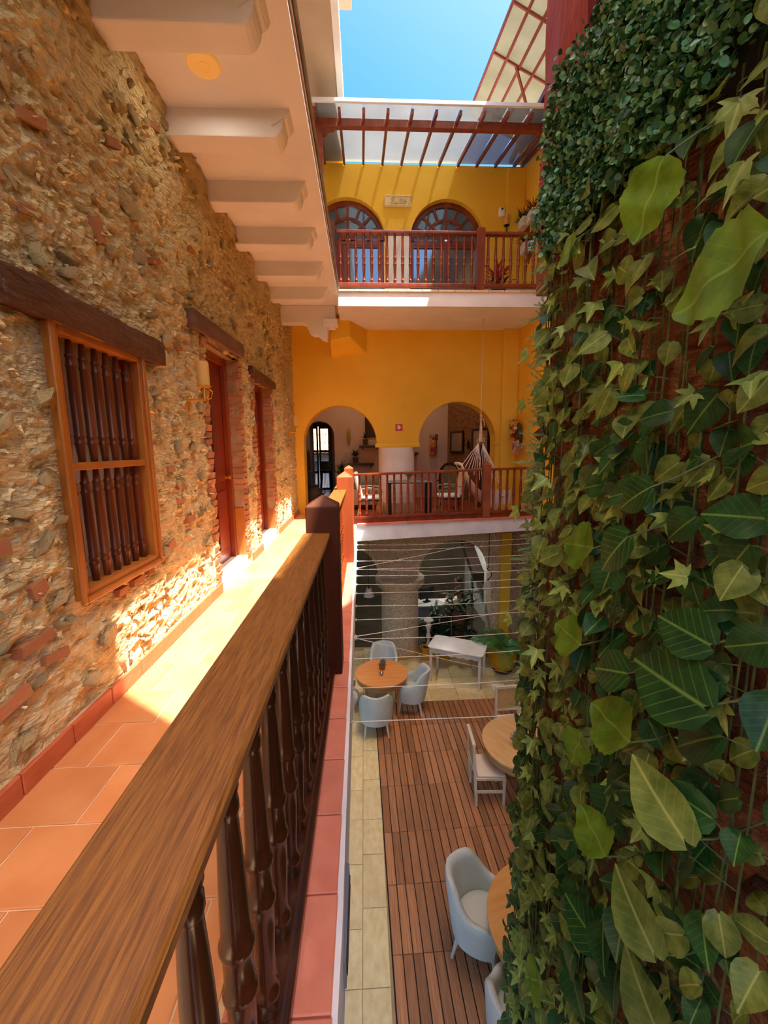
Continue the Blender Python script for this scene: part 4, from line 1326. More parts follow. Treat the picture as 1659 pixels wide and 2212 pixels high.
# things on the room walls
fe = thing('fire_extinguisher', 'yellow red fire extinguisher on the far room wall seen through the right arch', 'fire extinguisher', (2.05, 12.5, 1.25))
fcy = MB().lathe([(.09, 0), (.10, .02), (.10, .36), (.07, .43), (.03, .46)], (0, -.12, 0), 20).build('cylinder', M('amber_cylinder', (196, 110, 24), None, rough=.35), fe, smooth=True)
MB().box(-.02, .02, -.14, -.1, .45, .52).bar((0, -.12, .52), (.08, -.12, .56), .02, .02).build('valve', black_m, fe)
MB().tube([(.03, -.12, .5), (.10, -.12, .45), (.11, -.12, .2)], .01, 6).build('hose', black_m, fe)
MB().box(-.085, .085, -.222, -.215, .12, .24).build('label_band', M('dull_red', (150, 50, 40), None, rough=.6), fcy)
fs = thing('extinguisher_sign', 'small notice board above the fire extinguisher', 'sign', (2.07, 12.5, 1.79))
MB().box(-.14, .14, -.01, 0, -.085, .085).build('plate', M('pale_notice', (196, 172, 140), None, rough=.6), fs)
MB().box(.05, .14, -.014, -.01, -.085, .085).build('red_field', MATS['dull_red'], fs)
MB().box(-.12, -.02, -.013, -.01, .03, .05).box(-.12, -.03, -.013, -.01, -.02, .0).build('print_lines', M('dark_print', (110, 50, 40), None), fs)
for k, (ya, lab) in enumerate(((11.9, 'smaller dark framed mirror deeper in the room on the brown wall'), (10.75, 'larger dark framed mirror on the brown wall beside the hammock rope'))):
    f_ = (12.5 - ya) / (12.5 - YB - .4)
    x = 2.5 + .75 * f_ - .03
    t = thing('wall_mirror', lab, 'mirror', (x, ya, 1.63), math.atan2(.75, -(12.5 - YB - .4)) + pi / 2 - pi / 2)
    ang = math.atan2(12.5 - YB - .4, -.75)
    t.rotation_euler = (0, 0, ang)
    w, h = (.36, .31) if k == 0 else (.40, .33)
    MB().box(-w, w, 0, .03, -h, -h + .06).box(-w, w, 0, .03, h - .06, h).box(-w, -w + .06, 0, .03, -h + .06, h - .06).box(w - .06, w, 0, .03, -h + .06, h - .06).build('frame', wood_dark, t)
    MB().box(-w + .06, w - .06, .008, .012, -h + .06, h - .06).build('glass', M('old_mirror', (190, 170, 146), None, rough=.15, metal=.6), t)
t = thing('wall_mask', 'small dark carved wall ornament between the two mirrors', 'ornament', (2.86, 11.3, 1.55))
MB().ball((-.04, 0, 0), .04, .06, .13, 8, 6).build('carving', wood_dark, t)
for i, (x, z, w, lab) in enumerate(((.18, 1.53, .62, 'upper dark wooden wall shelf left of the white column'), (-.10, 1.02, .80, 'lower dark wooden wall shelf with plant left of the white column'), (1.42, 1.32, .36, 'short wall shelf just right of the white column'))):
    t = thing('wall_shelf', lab, 'shelf', (x, 12.5, z), 0, 'dark wall shelves in the back room')
    MB().box(-w / 2, w / 2, -.22, 0, -.03, .03).build('board', wood_dark, t, bevel=.005)
    MB().box(-w / 2 + .08, -w / 2 + .11, -.18, 0, -.09, -.03).box(w / 2 - .11, w / 2 - .08, -.18, 0, -.09, -.03).build('bracket', wood_dark, t)
def sprig(nm, lab, cat, loc, n, h, mat, pot=None, thick=.02, spread=1.1):
    t = thing(nm, lab, cat, loc)
    b = MB()
    for i in range(n):
        a, tt = R.uniform(0, 2 * pi), R.uniform(.1, spread)
        l = h * R.uniform(.6, 1.0)
        d = Vector((cos(a) * sin(tt), sin(a) * sin(tt), cos(tt)))
        p0 = Vector((0, 0, .02))
        p1 = p0 + d * l * .6
        p2 = p1 + (d + Vector((0, 0, -.7))).normalized() * l * .4
        sd_ = d.cross(Vector((0, 0, 1))).normalized() * thick
        b.add([p0, p1 + sd_, p2, p1 - sd_], [(0, 1, 2, 3)])
    b.build('leaves', mat, t)
    if pot:
        MB().lathe([(pot * .7, -.16), (pot, 0), (pot * .9, 0), (pot * .85, -.03)], n=16).build('pot', M('brown_pot', (96, 60, 40), None, rough=.7), t, smooth=True)
    return t
dkleaf = M('dark_house_leaf', (52, 70, 34), (30, 46, 22), 8, .5, 0, 30, .2)
sprig('trailing_plant', 'trailing plant on the upper wall shelf in the back room', 'plant', (.05, 12.38, 1.74), 22, .22, dkleaf, .08)
sprig('trailing_plant', 'leafy plant lying along the lower wall shelf in the back room', 'plant', (-.25, 12.38, 1.22), 30, .35, dkleaf, .09)
sprig('floor_plant', 'dark leafy floor plant behind the wicker sofa in the back room', 'plant', (-.62, 11.6, .7), 40, .55, dkleaf, .14)
t = thing('dried_corn_ornament', 'yellow dried corn ornament hanging on the back room wall', 'ornament', (-.43, 12.5, 1.86))
MB().lathe([(.01, .22), (.05, .16), (.055, -.05), (.03, -.16), (.012, -.3)], (0, -.05, 0), 10).build('cob', M('corn_yellow', (196, 156, 60), (160, 120, 40), 20, .8, .6, 60), t, smooth=True)
t = thing('light_switch', 'small beige light switch on the back room wall', 'switch', (-.53, 12.5, 1.28))
MB().box(-.05, .05, -.012, 0, -.08, .08).build('plate', M('beige_plastic', (196, 170, 140), None, rough=.5), t)
MB().box(-.02, .02, -.018, -.012, -.03, .03).build('rocker', MATS['beige_plastic'], t)
t = thing('dark_picture', 'dark portrait picture high on the back room wall under the left arch', 'picture', (.38, 12.5, 2.25))
MB().box(-.3, .3, -.02, 0, -.42, .42).build('canvas', M('dark_canvas', (42, 26, 24), (74, 44, 36), 3, .5), t)
MB().box(-.33, .33, -.035, 0, -.45, -.41).box(-.33, .33, -.035, 0, .41, .45).box(-.33, -.29, -.035, 0, -.41, .41).box(.29, .33, -.035, 0, -.41, .41).build('frame', wood_dark, t)
MB().ball((-.05, -.022, -.02), .09, .006, .12, 10, 6).build('pale_figure', M('pale_figure', (150, 120, 110), None), t)
# street doors and what lies outside
dr = struct(MB().box(-2.05, -1.98, 14.94, 15.02, 0, 2.35).box(-1.19, -1.12, 14.94, 15.02, 0, 2.35).box(-1.98, -1.19, 14.94, 15.02, 2.25, 2.35).build('door_3', black_m))
for x0, x1 in ((-1.98, -1.60), (-1.57, -1.19)):
    MB().box(x0, x0 + .06, 14.95, 15.0, .02, 2.25).box(x1 - .06, x1, 14.95, 15.0, .02, 2.25).box(x0, x1, 14.95, 15.0, 1.35, 1.43).box(x0, x1, 14.95, 15.0, .62, .70).box(x0, x1, 14.95, 15.0, 2.17, 2.25).box(x0, x1, 14.95, 15, .02, .1).build('door_leaf', wood_dark, dr)
    for i in range(5):
        xx = x0 + .06 + (x1 - x0 - .12) * (i + .5) / 5
        MB().box(xx - .008, xx + .008, 15.0, 15.015, .1, .62).build('grille_bar', black_m, dr)
ho = thing('street_house', 'white house with clay tile roof across the street seen through the arch', 'building', (-1.6, 21, -3))
wp(MB().box(-6, 3, 21.4, 22, -3, 1.15), ho, 'wall', white_pl)
clay = M('clay_roof_tile', (206, 160, 124), (172, 120, 88), 10, .8, .3, 20, .15)
rm_ = MB().lathe([(.09, 0), (.075, 1)], n=10, axis='Y').mesh('tile', clay)
for j in range(3):
    for i in range(20):
        o = link('roof_tile', rm_, ho, (-3.9 + i * .185 - ho.location.x, 20.6 + j * .75 - 21, 1.35 + j * .42 + 3), (math.atan(.56), 0, 0), (1, .9, 1))
wp(MB().hexa([(-5, 20.6, 1.26), (2, 20.6, 1.26), (2, 23, 2.6), (-5, 23, 2.6), (-5, 20.6, 1.3), (2, 20.6, 1.3), (2, 23, 2.64), (-5, 23, 2.64)]), ho, 'roof_deck', clay)
for x in (-2.45, -2.1, -1.75):
    w_ = wp(MB().box(x - .12, x + .12, 21.36, 21.4, .25, .85), ho, 'window', M('far_window', (120, 116, 108), None, rough=.5))
for i, (x, y, lab) in enumerate(((-1.98, 14.5, 'dark bar stool left of the street door'), (-1.3, 14.3, 'dark bar stool right of the street door'))):
    t = thing('bar_stool', lab, 'stool', (x, y, 0.005), 0, 'bar stools by the street door')
    MB().box(-.17, .17, -.17, .17, .72, .77).build('seat', wood_dark, t, bevel=.01)
    for sx in (-1, 1):
        for sy in (-1, 1):
            MB().bar((sx * .14, sy * .14, .72), (sx * .19, sy * .19, 0), .03, .03).build('leg', wood_dark, t)
    MB().box(-.17, .17, .14, .17, .77, 1.05).build('backrest', wood_dark, t)
t = thing('clay_urn', 'dark round clay urn standing inside the left arch', 'urn', (-1.27, 10.35, 0))
MB().lathe([(.10, 0), (.13, .03), (.24, .25), (.25, .38), (.16, .52), (.12, .56), (.15, .60), (.12, .61)], n=20).build('body', M('dark_clay', (58, 44, 36), (40, 30, 26), 6, .6), t, smooth=True)
MB().tube([(.23, -.06, .35), (.30, -.06, .42), (.26, -.06, .5), (.16, -.05, .52)], .015, 6).build('handle', MATS['dark_clay'], t)
t = thing('carved_door', 'dark carved wooden door leaf folded back inside the left arch', 'door', (-1.43, 10.15, 0))
MB().box(-.05, .02, -.05, 1.0, 0.02, 2.1).build('leaf', wood_dark, t, bevel=.005)
MB().box(.02, .03, .05, .9, .2, .9).box(.02, .03, .05, .9, 1.0, 1.95).build('door_panel', wood_dark, t, bevel=.008)
t = thing('stick_sculpture', 'tall thin dark stick ornament at the right jamb behind the hammock', 'ornament', (2.92, 10.35, 0))
MB().tube([(0, 0, 0), (.01, 0, .8), (-.01, 0, 1.3), (.015, 0, 1.55)], [.05, .03, .035, .04], 8).build('stick', MATS['dark_clay'], t, smooth=True)
MB().lathe([(.08, 0), (.08, .03), (.05, .05)], n=14).build('base', MATS['dark_clay'], t)

# ================================================================== UPPER FLOOR PLANTS
red_leaf = M('red_bract', (224, 86, 66), (196, 60, 48), 6, .5, 0, 30, .15)
gr_leaf = M('planter_green', (62, 92, 46), (36, 60, 30), 8, .5, 0, 30, .2)
t = thing('bromeliad', 'potted plant with coral red leaves behind the upper balustrade', 'plant', (2.68, 8.7, 4.28))
MB().lathe([(.13, 0), (.18, .22), (.20, .24), (.17, .24), (.16, .2)], n=20).build('pot', M('dark_pot', (64, 50, 44), None, rough=.6), t, smooth=True)
for mat, n_, z0, l0, nm in ((gr_leaf, 26, .22, .34, 'green_leaf'), (red_leaf, 40, .34, .42, 'red_leaf')):
    lf = MB().add([(0, 0, 0), (.05, .3, .06), (0, .35, .08), (-.05, .3, .06), (.045, .7, .05), (0, .75, .06), (-.045, .7, .05), (0, 1, -.06)], [(0, 1, 2), (0, 2, 3), (1, 4, 5, 2), (2, 5, 6, 3), (4, 7, 5), (5, 7, 6)]).mesh('leaf', mat)
    for i in range(n_):
        l = l0 * R.uniform(.6, 1)
        link(nm, lf, t, (R.uniform(-.07, .07), R.uniform(-.07, .07), z0 + R.uniform(0, .22)), (R.uniform(.1, 1.2), R.uniform(-.4, .4), R.uniform(0, 6.28)), (l * 1.4, l, l))
for i, (y, z, lab) in enumerate(((9.35, 6.1, 'white wall planter with greenery, upper one nearest the corner'), (8.85, 6.0, 'white wall planter with red flecked greenery close to the red post'), (9.2, 5.55, 'lowest white wall planter, seen through the upper balustrade'))):
    t = thing('wall_planter', lab, 'planter', (XR, y, z), 0, 'striped wall planters on the right upper wall')
    pw = M('white_wicker', (232, 228, 220), None, rough=.7)
    for k in range(5):
        MB().box(-.16, -.02, -.13, .13, -.10 + .036 * k, -.075 + .036 * k).build('slat', pw, t)
    MB().box(-.02, 0, -.13, .13, -.22, .12).bar((-.01, -.1, -.12), (-.01, .0, -.30), .02, .02).build('back_board', wood_red, t)
    b = MB()
    rb = MB()
    for q in range(60):
        a, tt = R.uniform(0, 2 * pi), R.uniform(0, 1.3)
        d = Vector((cos(a) * sin(tt) - .25, sin(a) * sin(tt), cos(tt)))
        p0 = Vector((-.09, R.uniform(-.1, .1), .06))
        l = R.uniform(.10, .26)
        s_ = d.orthogonal().normalized() * .02
        (rb if q % 5 == 0 else b).add([p0, p0 + d * l * .6 + s_, p0 + d * l, p0 + d * l * .6 - s_], [(0, 1, 2, 3)])
    b.build('leaves', gr_leaf, t)
    rb.build('red_tips', red_leaf, t)

# ================================================================== COURTYARD
# deck: eight rows of boards
deck_m = M('ipe_board', (190, 134, 86), (130, 84, 52), 4, .5, .15, 30, .28, (5, .45, 5))
dk = thing('wooden_deck', 'red brown slatted wooden deck covering the courtyard middle', 'deck', (1.53, 4.8, GZ), radians(0.9))
MB().box(-1.36, 1.36, -2.5, 2.86, -.010, .004).box(-1.36, -.75, -3.4, -2.5, -.010, .004).build('gap_shade_sheet', M('deck_shadow', (44, 28, 22), None, rough=.9), dk)  # one dark sheet under the boards; its colour puts shade in the gaps
pm_ = MB().add([(-.5, -.5, 0), (.5, -.5, 0), (.5, .5, 0), (-.5, .5, 0), (-.5, -.5, .8), (.5, -.5, .8), (.5, .5, .8), (-.5, .5, .8), (-.45, -.495, 1), (.45, -.495, 1), (.45, .495, 1), (-.45, .495, 1)],
              [(0, 1, 5, 4), (1, 2, 6, 5), (2, 3, 7, 6), (3, 0, 4, 7), (4, 5, 9, 8), (5, 6, 10, 9), (6, 7, 11, 10), (7, 4, 8, 11), (8, 9, 10, 11)]).mesh('plank', deck_m)
ysd = [2.84, 2.15, 1.46, .78, .02, -.65, -1.33, -2.0, -2.5, -3.4]
npk = 26
for j in range(len(ysd) - 1):
    for i in range(npk):
        x = -1.35 + 2.7 * (i + .5) / npk
        if j > 7 and i > 5:
            continue
        link('plank', pm_, dk, (x, (ysd[j] + ysd[j + 1]) / 2, .004), None, (2.7 / npk - .009, ysd[j] - ysd[j + 1] - .004, .022 + R.uniform(0, .003)))
DZ = GZ + .027

# round tables
def round_table(loc, r, h, label, topc, legc, rim=.10, rz=0.0, slat=False):
    t = thing('round_table', label, 'table', loc, rz, 'round wooden courtyard tables')
    MB().lathe([(r - .02, h - .035), (r, h - .03), (r, h - .004), (r - .006, h), (.01, h)], n=56).build('tabletop', topc, t, smooth=30)
    MB().lathe([(r - .03, h - .035), (r - .03, h - .035 - rim), (r - .05, h - .035 - rim), (r - .05, h - .035)], n=56, cap=False).build('apron', legc, t, smooth=30)
    for k in range(4):
        a = pi / 4 + k * pi / 2
        x, y = (r - .09) * cos(a), (r - .09) * sin(a)
        MB().add([(x - .028, y - .028, h - .04), (x + .028, y - .028, h - .04), (x + .028, y + .028, h - .04), (x - .028, y + .028, h - .04), (x - .018, y - .018, 0), (x + .018, y - .018, 0), (x + .018, y + .018, 0), (x - .018, y + .018, 0)],
                 [(0, 1, 2, 3), (7, 6, 5, 4), (0, 4, 5, 1), (1, 5, 6, 2), (2, 6, 7, 3), (3, 7, 4, 0)]).build('leg', legc, t, bevel=.003)
    return t
oak1 = M('amber_table_top', (222, 154, 84), (204, 134, 66), 4, .35, .03, 40, 0, (.5, 4, 1), .5)
oak2 = M('light_oak_top', (222, 184, 126), (204, 160, 100), 4, .4, .03, 40, 0, (4, .6, 1), .4)
leg1 = M('amber_leg', (186, 138, 86), (160, 112, 64), 5, .5, .05, 30, 0, (1, 1, .2))
round_table((.27, 7.5, GZ + .005), .51, .76, 'amber topped round table at the foot of the stone column', oak1, leg1)
round_table((2.28, 5.42, DZ), .61, .76, 'pale oak round table with cane chairs on the deck', oak2, M('oak_leg', (196, 150, 96), (172, 126, 76), 5, .5), .11, .5)
round_table((1.66, 3.10, DZ), .60, .76, 'nearest round oak table, half hidden by the ivy wall', M('honey_oak_top', (214, 158, 86), (198, 140, 70), 4, .4, .03, 40, 0, (.6, 4, 1)), MATS['oak_leg'], .11, .3)

# tub chairs
vinyl = M('grey_blue_vinyl', (192, 202, 196), (182, 192, 188), 8, .42, .08, 90, spec=.45)
vseat = M('grey_blue_seat', (198, 208, 202), None, 8, .42, .05, 90, spec=.45)
wleg = M('whitewashed_leg', (206, 198, 182), (186, 176, 158), 6, .6, .05, 30, 0, (1, 1, .2))
def make_tub(loc, rz, label):
    """opens towards +x"""
    t = thing('tub_chair', label, 'armchair', loc, rz, 'grey blue tub armchairs in the courtyard')
    n = 40
    vs_, fs_ = [], []
    amax = radians(128)
    prof = []
    for i in range(n + 1):
        a = -amax + 2 * amax * i / n
        q = abs(a) / amax
        top = .86 if q < .33 else (.86 - .24 * (0.5 - .5 * cos(pi * min(1, (q - .33) / .42))))
        if q > .8:
            top -= .04 * (q - .8) / .2
        rx, ry = .27, .285
        flare = 1.0 + .10 * max(0, 1 - q * 1.6)
        def pt(r_add, z, f):
            return (-(rx * f + r_add) * cos(a) - .02 + (.0 if q < .6 else (q - .6) * .20), (ry + r_add) * sin(a), z)
        back = .06 * max(0, 1 - q * 1.4)
        ring = [pt(-.05, .28, .90), pt(0, .27, .92), pt(.012, .44, 1.0), pt(.02 + back * .5, top - .05, flare), pt(.008 + back * .6, top - .006, flare), pt(-.018 + back * .6, top, flare), pt(-.042 + back * .5, top - .012, flare), pt(-.052 + back * .3, top - .06, flare), pt(-.06, .46, .98), pt(-.065, .40, .95)]
        prof.append(ring)
    m = len(prof[0])
    for ring in prof:
        vs_ += ring
    for i in range(n):
        for k in range(m):
            k2 = (k + 1) % m
            fs_.append((i * m + k, i * m + k2, (i + 1) * m + k2, (i + 1) * m + k))
    fs_ += [tuple(range(m)), tuple(n * m + k for k in range(m - 1, -1, -1))]
    MB().add(vs_, fs_).build('shell', vinyl, t, smooth=60)
    MB().lathe([(.20, .30), (.238, .31), (.245, .36), (.242, .42), (.22, .455), (.14, .47), (.01, .474)], (.045, 0, 0), 32, sx=1.08, sy=1.0).build('seat_cushion', vseat, t, smooth=60)
    MB().lathe([(.22, .26), (.235, .31), (.2, .32)], (.03, 0, 0), 28).build('seat_base', vinyl, t, smooth=True)
    for sx in (-1, 1):
        for sy in (-1, 1):
            x0, y0 = .02 + sx * .17, sy * .18
            x1, y1 = .02 + sx * .225, sy * .215
            MB().tube([(x0, y0, .28), (x1, y1, 0)], [.024, .014], 8).build('leg', wleg, t, smooth=True)
    return t
make_tub((.14, 6.83, GZ + .006), pi / 2, 'grey blue tub chair with its back to the viewer at the amber table')
make_tub((.84, 7.42, GZ + .027), pi - .15, 'grey blue tub chair drawn up to the right side of the amber table')
make_tub((.35, 8.32, GZ + .006), -pi / 2, 'grey blue tub chair behind the amber table against the stone column')
make_tub((-.48, 7.35, GZ + .006), 0, 'grey blue tub chair mostly hidden below the corridor edge, left of the amber table')
make_tub((1.08, 3.46, DZ), -.6, 'nearest grey blue tub chair on the deck beside the honey oak table')
make_tub((1.95, 3.98, DZ), -1.9, 'grey blue tub chair across the honey oak table, half behind the vines')
make_tub((1.22, 2.66, DZ), .85, 'grey blue tub chair low at the pier foot, almost hidden by ivy')

# cane chairs
cane_w = M('whitewashed_frame', (222, 208, 180), (206, 190, 158), 6, .55, .05, 30)
def mat_cane():
    m = M('cane_weave', (206, 164, 104), (182, 138, 80), 60, .7)
    return m
def cane_chair(loc, rz, label):
    """faces +y"""
    t = thing('cane_chair', label, 'chair', loc, rz, 'whitewashed cane back chairs at the pale oak table')
    for sx in (-1, 1):
        MB().hexa([(sx * .21 - .018, -.22, 0), (sx * .21 + .018, -.22, 0), (sx * .21 + .018, -.18, 0), (sx * .21 - .018, -.18, 0), (sx * .20 - .018, -.27, .93), (sx * .20 + .018, -.27, .93), (sx * .20 + .018, -.235, .93), (sx * .20 - .018, -.235, .93)]).build('rear_leg', cane_w, t, bevel=.004)
        MB().box(sx * .21 - .018, sx * .21 + .018, .17, .205, 0, .43).build('leg', cane_w, t, bevel=.004)
        MB().box(sx * .21 - .01, sx * .21 + .01, -.2, .18, .20, .235).build('stretcher', cane_w, t)
    MB().box(-.2, .2, .175, .195, .27, .30).build('stretcher', cane_w, t)
    sf = MB().box(-.225, .225, -.22, .21, .40, .44).build('seat_frame', cane_w, t, bevel=.005)
    MB().box(-.215, .215, -.19, .205, .44, .475).build('seat_cushion', M('ivory_seat', (226, 214, 190), None, rough=.7), sf, bevel=.012)
    MB().box(-.225, .225, -.275, -.23, .92, .965).build('top_rail', cane_w, t, bevel=.006)
    MB().hexa([(-.19, -.242, .52), (.19, -.242, .52), (.19, -.222, .52), (-.19, -.222, .52), (-.19, -.245, .56), (.19, -.245, .56), (.19, -.225, .56), (-.19, -.225, .56)]).build('lower_rail', cane_w, t)
    MB().hexa([(-.185, -.238, .55), (.185, -.238, .55), (.185, -.230, .55), (-.185, -.230, .55), (-.185, -.258, .925), (.185, -.258, .925), (.185, -.250, .925), (-.185, -.250, .925)]).build('cane_panel', mat_cane(), t)
    return t
cane_chair((1.72, 5.35, DZ), -pi / 2 - .05, 'cane chair side on at the left of the pale oak table')
cane_chair((2.42, 6.28, DZ), pi + .06, 'cane chair behind the pale oak table')
cane_chair((2.2, 4.62, DZ), -.25, 'cane chair in front of the pale oak table beside the ivy')

# succulents
def succulent(loc, label, potc, leafc, s=1.0):
    t = thing('succulent_pot', label, 'potted plant', loc)
    MB().lathe([(.045 * s, 0), (.058 * s, .085 * s), (.062 * s, .09 * s), (.052 * s, .09 * s), (.05 * s, .075 * s)], n=20).build('pot', potc, t, smooth=True)
    b = MB()
    for i in range(46):
        a, tt = R.uniform(0, 2 * pi), R.uniform(0, 1.15)
        d = Vector((cos(a) * sin(tt), sin(a) * sin(tt), cos(tt)))
        p0 = Vector((0, 0, .075 * s))
        b.tube([p0, p0 + d * .05 * s, p0 + d * R.uniform(.08, .12) * s], [.004 * s, .011 * s, .002 * s], 5)
    b.build('leaves', leafc, t)
    return t
blue_s = M('blue_grey_succulent', (126, 142, 150), (92, 110, 118), 20, .6)
succulent((2.13, 5.34, DZ + .76), 'blue grey succulent in a terracotta pot on the pale oak table', M('terracotta_pot', (196, 128, 84), (176, 106, 66), 6, .7), blue_s, 1.15)
succulent((.29, 7.62, GZ + .765), 'grey green succulent in a brown pot on the amber table', M('brown_small_pot', (150, 90, 60), None, rough=.7), M('grey_succulent', (132, 138, 112), (100, 106, 84), 20, .6), 1.15)
t = thing('glass_ball', 'small silver glass ball beside the succulent on the amber table', 'ornament', (.265, 7.40, GZ + .765))
MB().ball((0, 0, .04), .04, n=16, m=10).build('ball', M('silver_glass', (190, 180, 170), None, rough=.1, metal=.9), t, smooth=180)
MB().lathe([(.022, 0), (.018, .008)], n=12).build('foot', black_m, t)

# marble side table
mt_ = thing('marble_table', 'white marble topped side table with scalloped apron in front of the column', 'table', (1.97, 8.43, GZ + .004), radians(-26))
marble = M('white_marble', (246, 246, 234), (216, 216, 210), 2.2, .25, 0, 30, lo=.35, hi=.62, spec=.5)
chalk = M('chalk_white_wood', (226, 218, 204), (206, 196, 178), 8, .75, .15, 30)
def rrect(w, d, r, n=5):
    pts = []
    for cx_, cy_, a0 in ((w - r, d - r, 0), (-w + r, d - r, pi / 2), (-w + r, -d + r, pi), (w - r, -d + r, 3 * pi / 2)):
        for i in range(n + 1):
            a = a0 + pi / 2 * i / n
            pts.append((cx_ + r * cos(a), cy_ + r * sin(a)))
    return pts
MB().prism(rrect(.60, .33, .09), .78, .805, 'Z').build('marble_top', marble, mt_, bevel=.008)
MB().prism(rrect(.57, .30, .08), .745, .78, 'Z').build('top_moulding', chalk, mt_, bevel=.01)
ap = [(-.52, .745), (.52, .745), (.52, .66)] + [(.52 - 1.04 * i / 24, .675 + .016 * cos(i * pi / 2) - .02 * sin(pi * i / 24)) for i in range(1, 24)] + [(-.52, .66)]
MB().prism(ap, -.285, -.265, 'Y').build('apron', chalk, mt_)
MB().prism(ap, .265, .285, 'Y').build('apron', chalk, mt_)
for sx in (-1, 1):
    MB().box(sx * .53 - .01, sx * .53 + .01, -.26, .26, .67, .745).build('apron', chalk, mt_)
    for sy in (-1, 1):
        x, y = sx * .525, sy * .265
        MB().add([(x - .03, y - .03, .745), (x + .03, y - .03, .745), (x + .03, y + .03, .745), (x - .03, y + .03, .745), (x - .022, y - .022, 0), (x + .022, y - .022, 0), (x + .022, y + .022, 0), (x - .022, y + .022, 0)],
                 [(0, 1, 2, 3), (7, 6, 5, 4), (0, 4, 5, 1), (1, 5, 6, 2), (2, 6, 7, 3), (3, 7, 4, 0)]).build('leg', chalk, mt_, bevel=.004)

# potted palm
pp = thing('potted_palm', 'green palm in a round yellow pot in the courtyard corner', 'potted plant', (3.08, 8.75, GZ + .004))
ypot = M('yellow_glazed_pot', (214, 160, 26), (192, 136, 16), 3, .4, .08, 30)
MB().lathe([(.16, .03), (.24, .10), (.31, .28), (.32, .42), (.28, .54), (.24, .58), (.22, .58), (.22, .50)], n=36).build('pot', ypot, pp, smooth=True)
MB().lathe([(.2, 0), (.22, .03), (.2, .04)], n=24).build('saucer', M('brown_saucer', (84, 54, 40), None, rough=.7), pp)
MB().lathe([(.22, .52), (.01, .53)], n=20).build('soil', M('soil', (52, 38, 28), None, rough=1), pp)
frond_m = M('palm_green', (92, 158, 76), (60, 124, 60), 4, .4, 0, 30, .2, trans=.25)
for i in range(19):
    a = 2 * pi * i / 19 + R.uniform(-.2, .2)
    l = R.uniform(.85, 1.2)
    el = R.uniform(.55, 1.35)
    if cos(a) > .1:
        l *= .5
    elif sin(a) > .3:
        l *= .8
    b = MB()
    pts = []
    for k in range(15):
        t_ = k / 14
        out = l * (sin(t_ * 1.4) * cos(el) + .25 * t_ * t_)
        hh = .5 + l * (t_ * sin(el) * 1.0 - .62 * t_ * t_)
        pts.append(Vector((out * cos(a), out * sin(a), hh)))
    b.tube(pts, [.008 - .0055 * k / 14 for k in range(15)], 5)
    sd_ = Vector((-sin(a), cos(a), 0))
    for k in range(3, 14):
        for q in (0, .5):
            p0 = pts[k] * (1 - q) + pts[min(k + 1, 14)] * q
            d = (pts[min(k + 1, 14)] - pts[k - 1]).normalized()
            ll = .26 * l * (sin(pi * (k + q) / 15.5) + .15)
            for s_ in (-1, 1):
                e_ = (sd_ * s_ * .85 + d * .7 + Vector((0, 0, -.12))).normalized() * ll
                w_ = d * .010
                mid = p0 + e_ * .5 + Vector((0, 0, .02))
                b.add([p0, mid + w_, p0 + e_ + Vector((0, 0, -.03)), mid - w_], [(0, 1, 2, 3)])
    b.build('frond', frond_m, pp)

# planters and plants between the arches
ybox = M('ochre_planter', (206, 150, 28), (184, 128, 18), 4, .6, .1, 30)
for i, (x, y, w, d, rz, lab) in enumerate(((1.66, 9.42, .34, .13, 0.0, 'ochre box planter beside the stone column behind the marble table'), (2.55, 9.5, .42, .13, 0, 'ochre box planter between marble table and palm pot'), (3.25, 7.35, .14, .5, .08, 'long ochre box planter by the right stone wall'))):
    t = thing('box_planter', lab, 'planter', (x, y, GZ + .004), rz, 'ochre box planters')
    b = MB()
    b.box(-w, w, -d, -d + .025, 0, .3).box(-w, w, d - .025, d, 0, .3).box(-w, -w + .025, -d + .025, d - .025, 0, .3).box(w - .025, w, -d + .025, d - .025, 0, .3)
    b.build('box', ybox, t, bevel=.005)
    MB().box(-w + .025, w - .025, -d + .025, d - .025, .02, .25).build('soil', MATS['soil'], t)
plf = M('deep_green_leaf', (44, 74, 38), (26, 50, 28), 6, .4, 0, 30, .25)
def long_leaf(mat):
    return MB().add([(0, 0, 0), (.5, .25, .03), (0, .3, .0), (-.5, .25, .03), (.55, .55, .03), (0, .6, .0), (-.55, .55, .03), (0, 1, -.10)], [(0, 1, 2), (0, 2, 3), (1, 4, 5, 2), (2, 5, 6, 3), (4, 7, 5), (5, 7, 6)]).mesh('leaf', mat)
llm = long_leaf(plf)
labs = ['dark leafy dracaena just right of the stone column', 'dark leafy dracaena second from the stone column', 'dark bushy dracaena in front of the seated man', 'dark leafy dracaena beside the brown urn stand', 'tall dark dracaena near the yellow pilaster', 'dark leafy dracaena behind the palm']
for i, (x, y, h) in enumerate(((1.64, 10.05, .85), (1.82, 10.2, 1.0), (2.25, 10.35, 1.30), (2.1, 9.75, .9), (2.74, 10.2, 1.45), (2.5, 9.95, 1.05))):
    t = thing('dracaena', labs[i], 'plant', (x, y, GZ + .004), 0, 'dark plants under the right lower arch')
    MB().tube([(0, 0, .2), (.02, .01, h * .5), (0, 0, h)], [.02, .016, .01], 6).build('stem', M('pale_stem', (150, 136, 112), (120, 104, 84), 9, .8), t)
    MB().lathe([(.11, 0), (.15, .24), (.16, .26), (.13, .26), (.12, .2)], n=16).build('pot', MATS['dark_pot'], t, smooth=True)
    for k in range(30):
        z = h * R.uniform(.35, 1.02)
        l = R.uniform(.28, .45)
        link('leaf', llm, t, (0, 0, z), (R.uniform(-.5, .9), R.uniform(-.3, .3), R.uniform(0, 6.28)), (l * .22, l, l))
t = thing('snake_plant', 'snake plant with pale edged leaves in the right box planter', 'plant', (3.22, 7.6, GZ + .255))
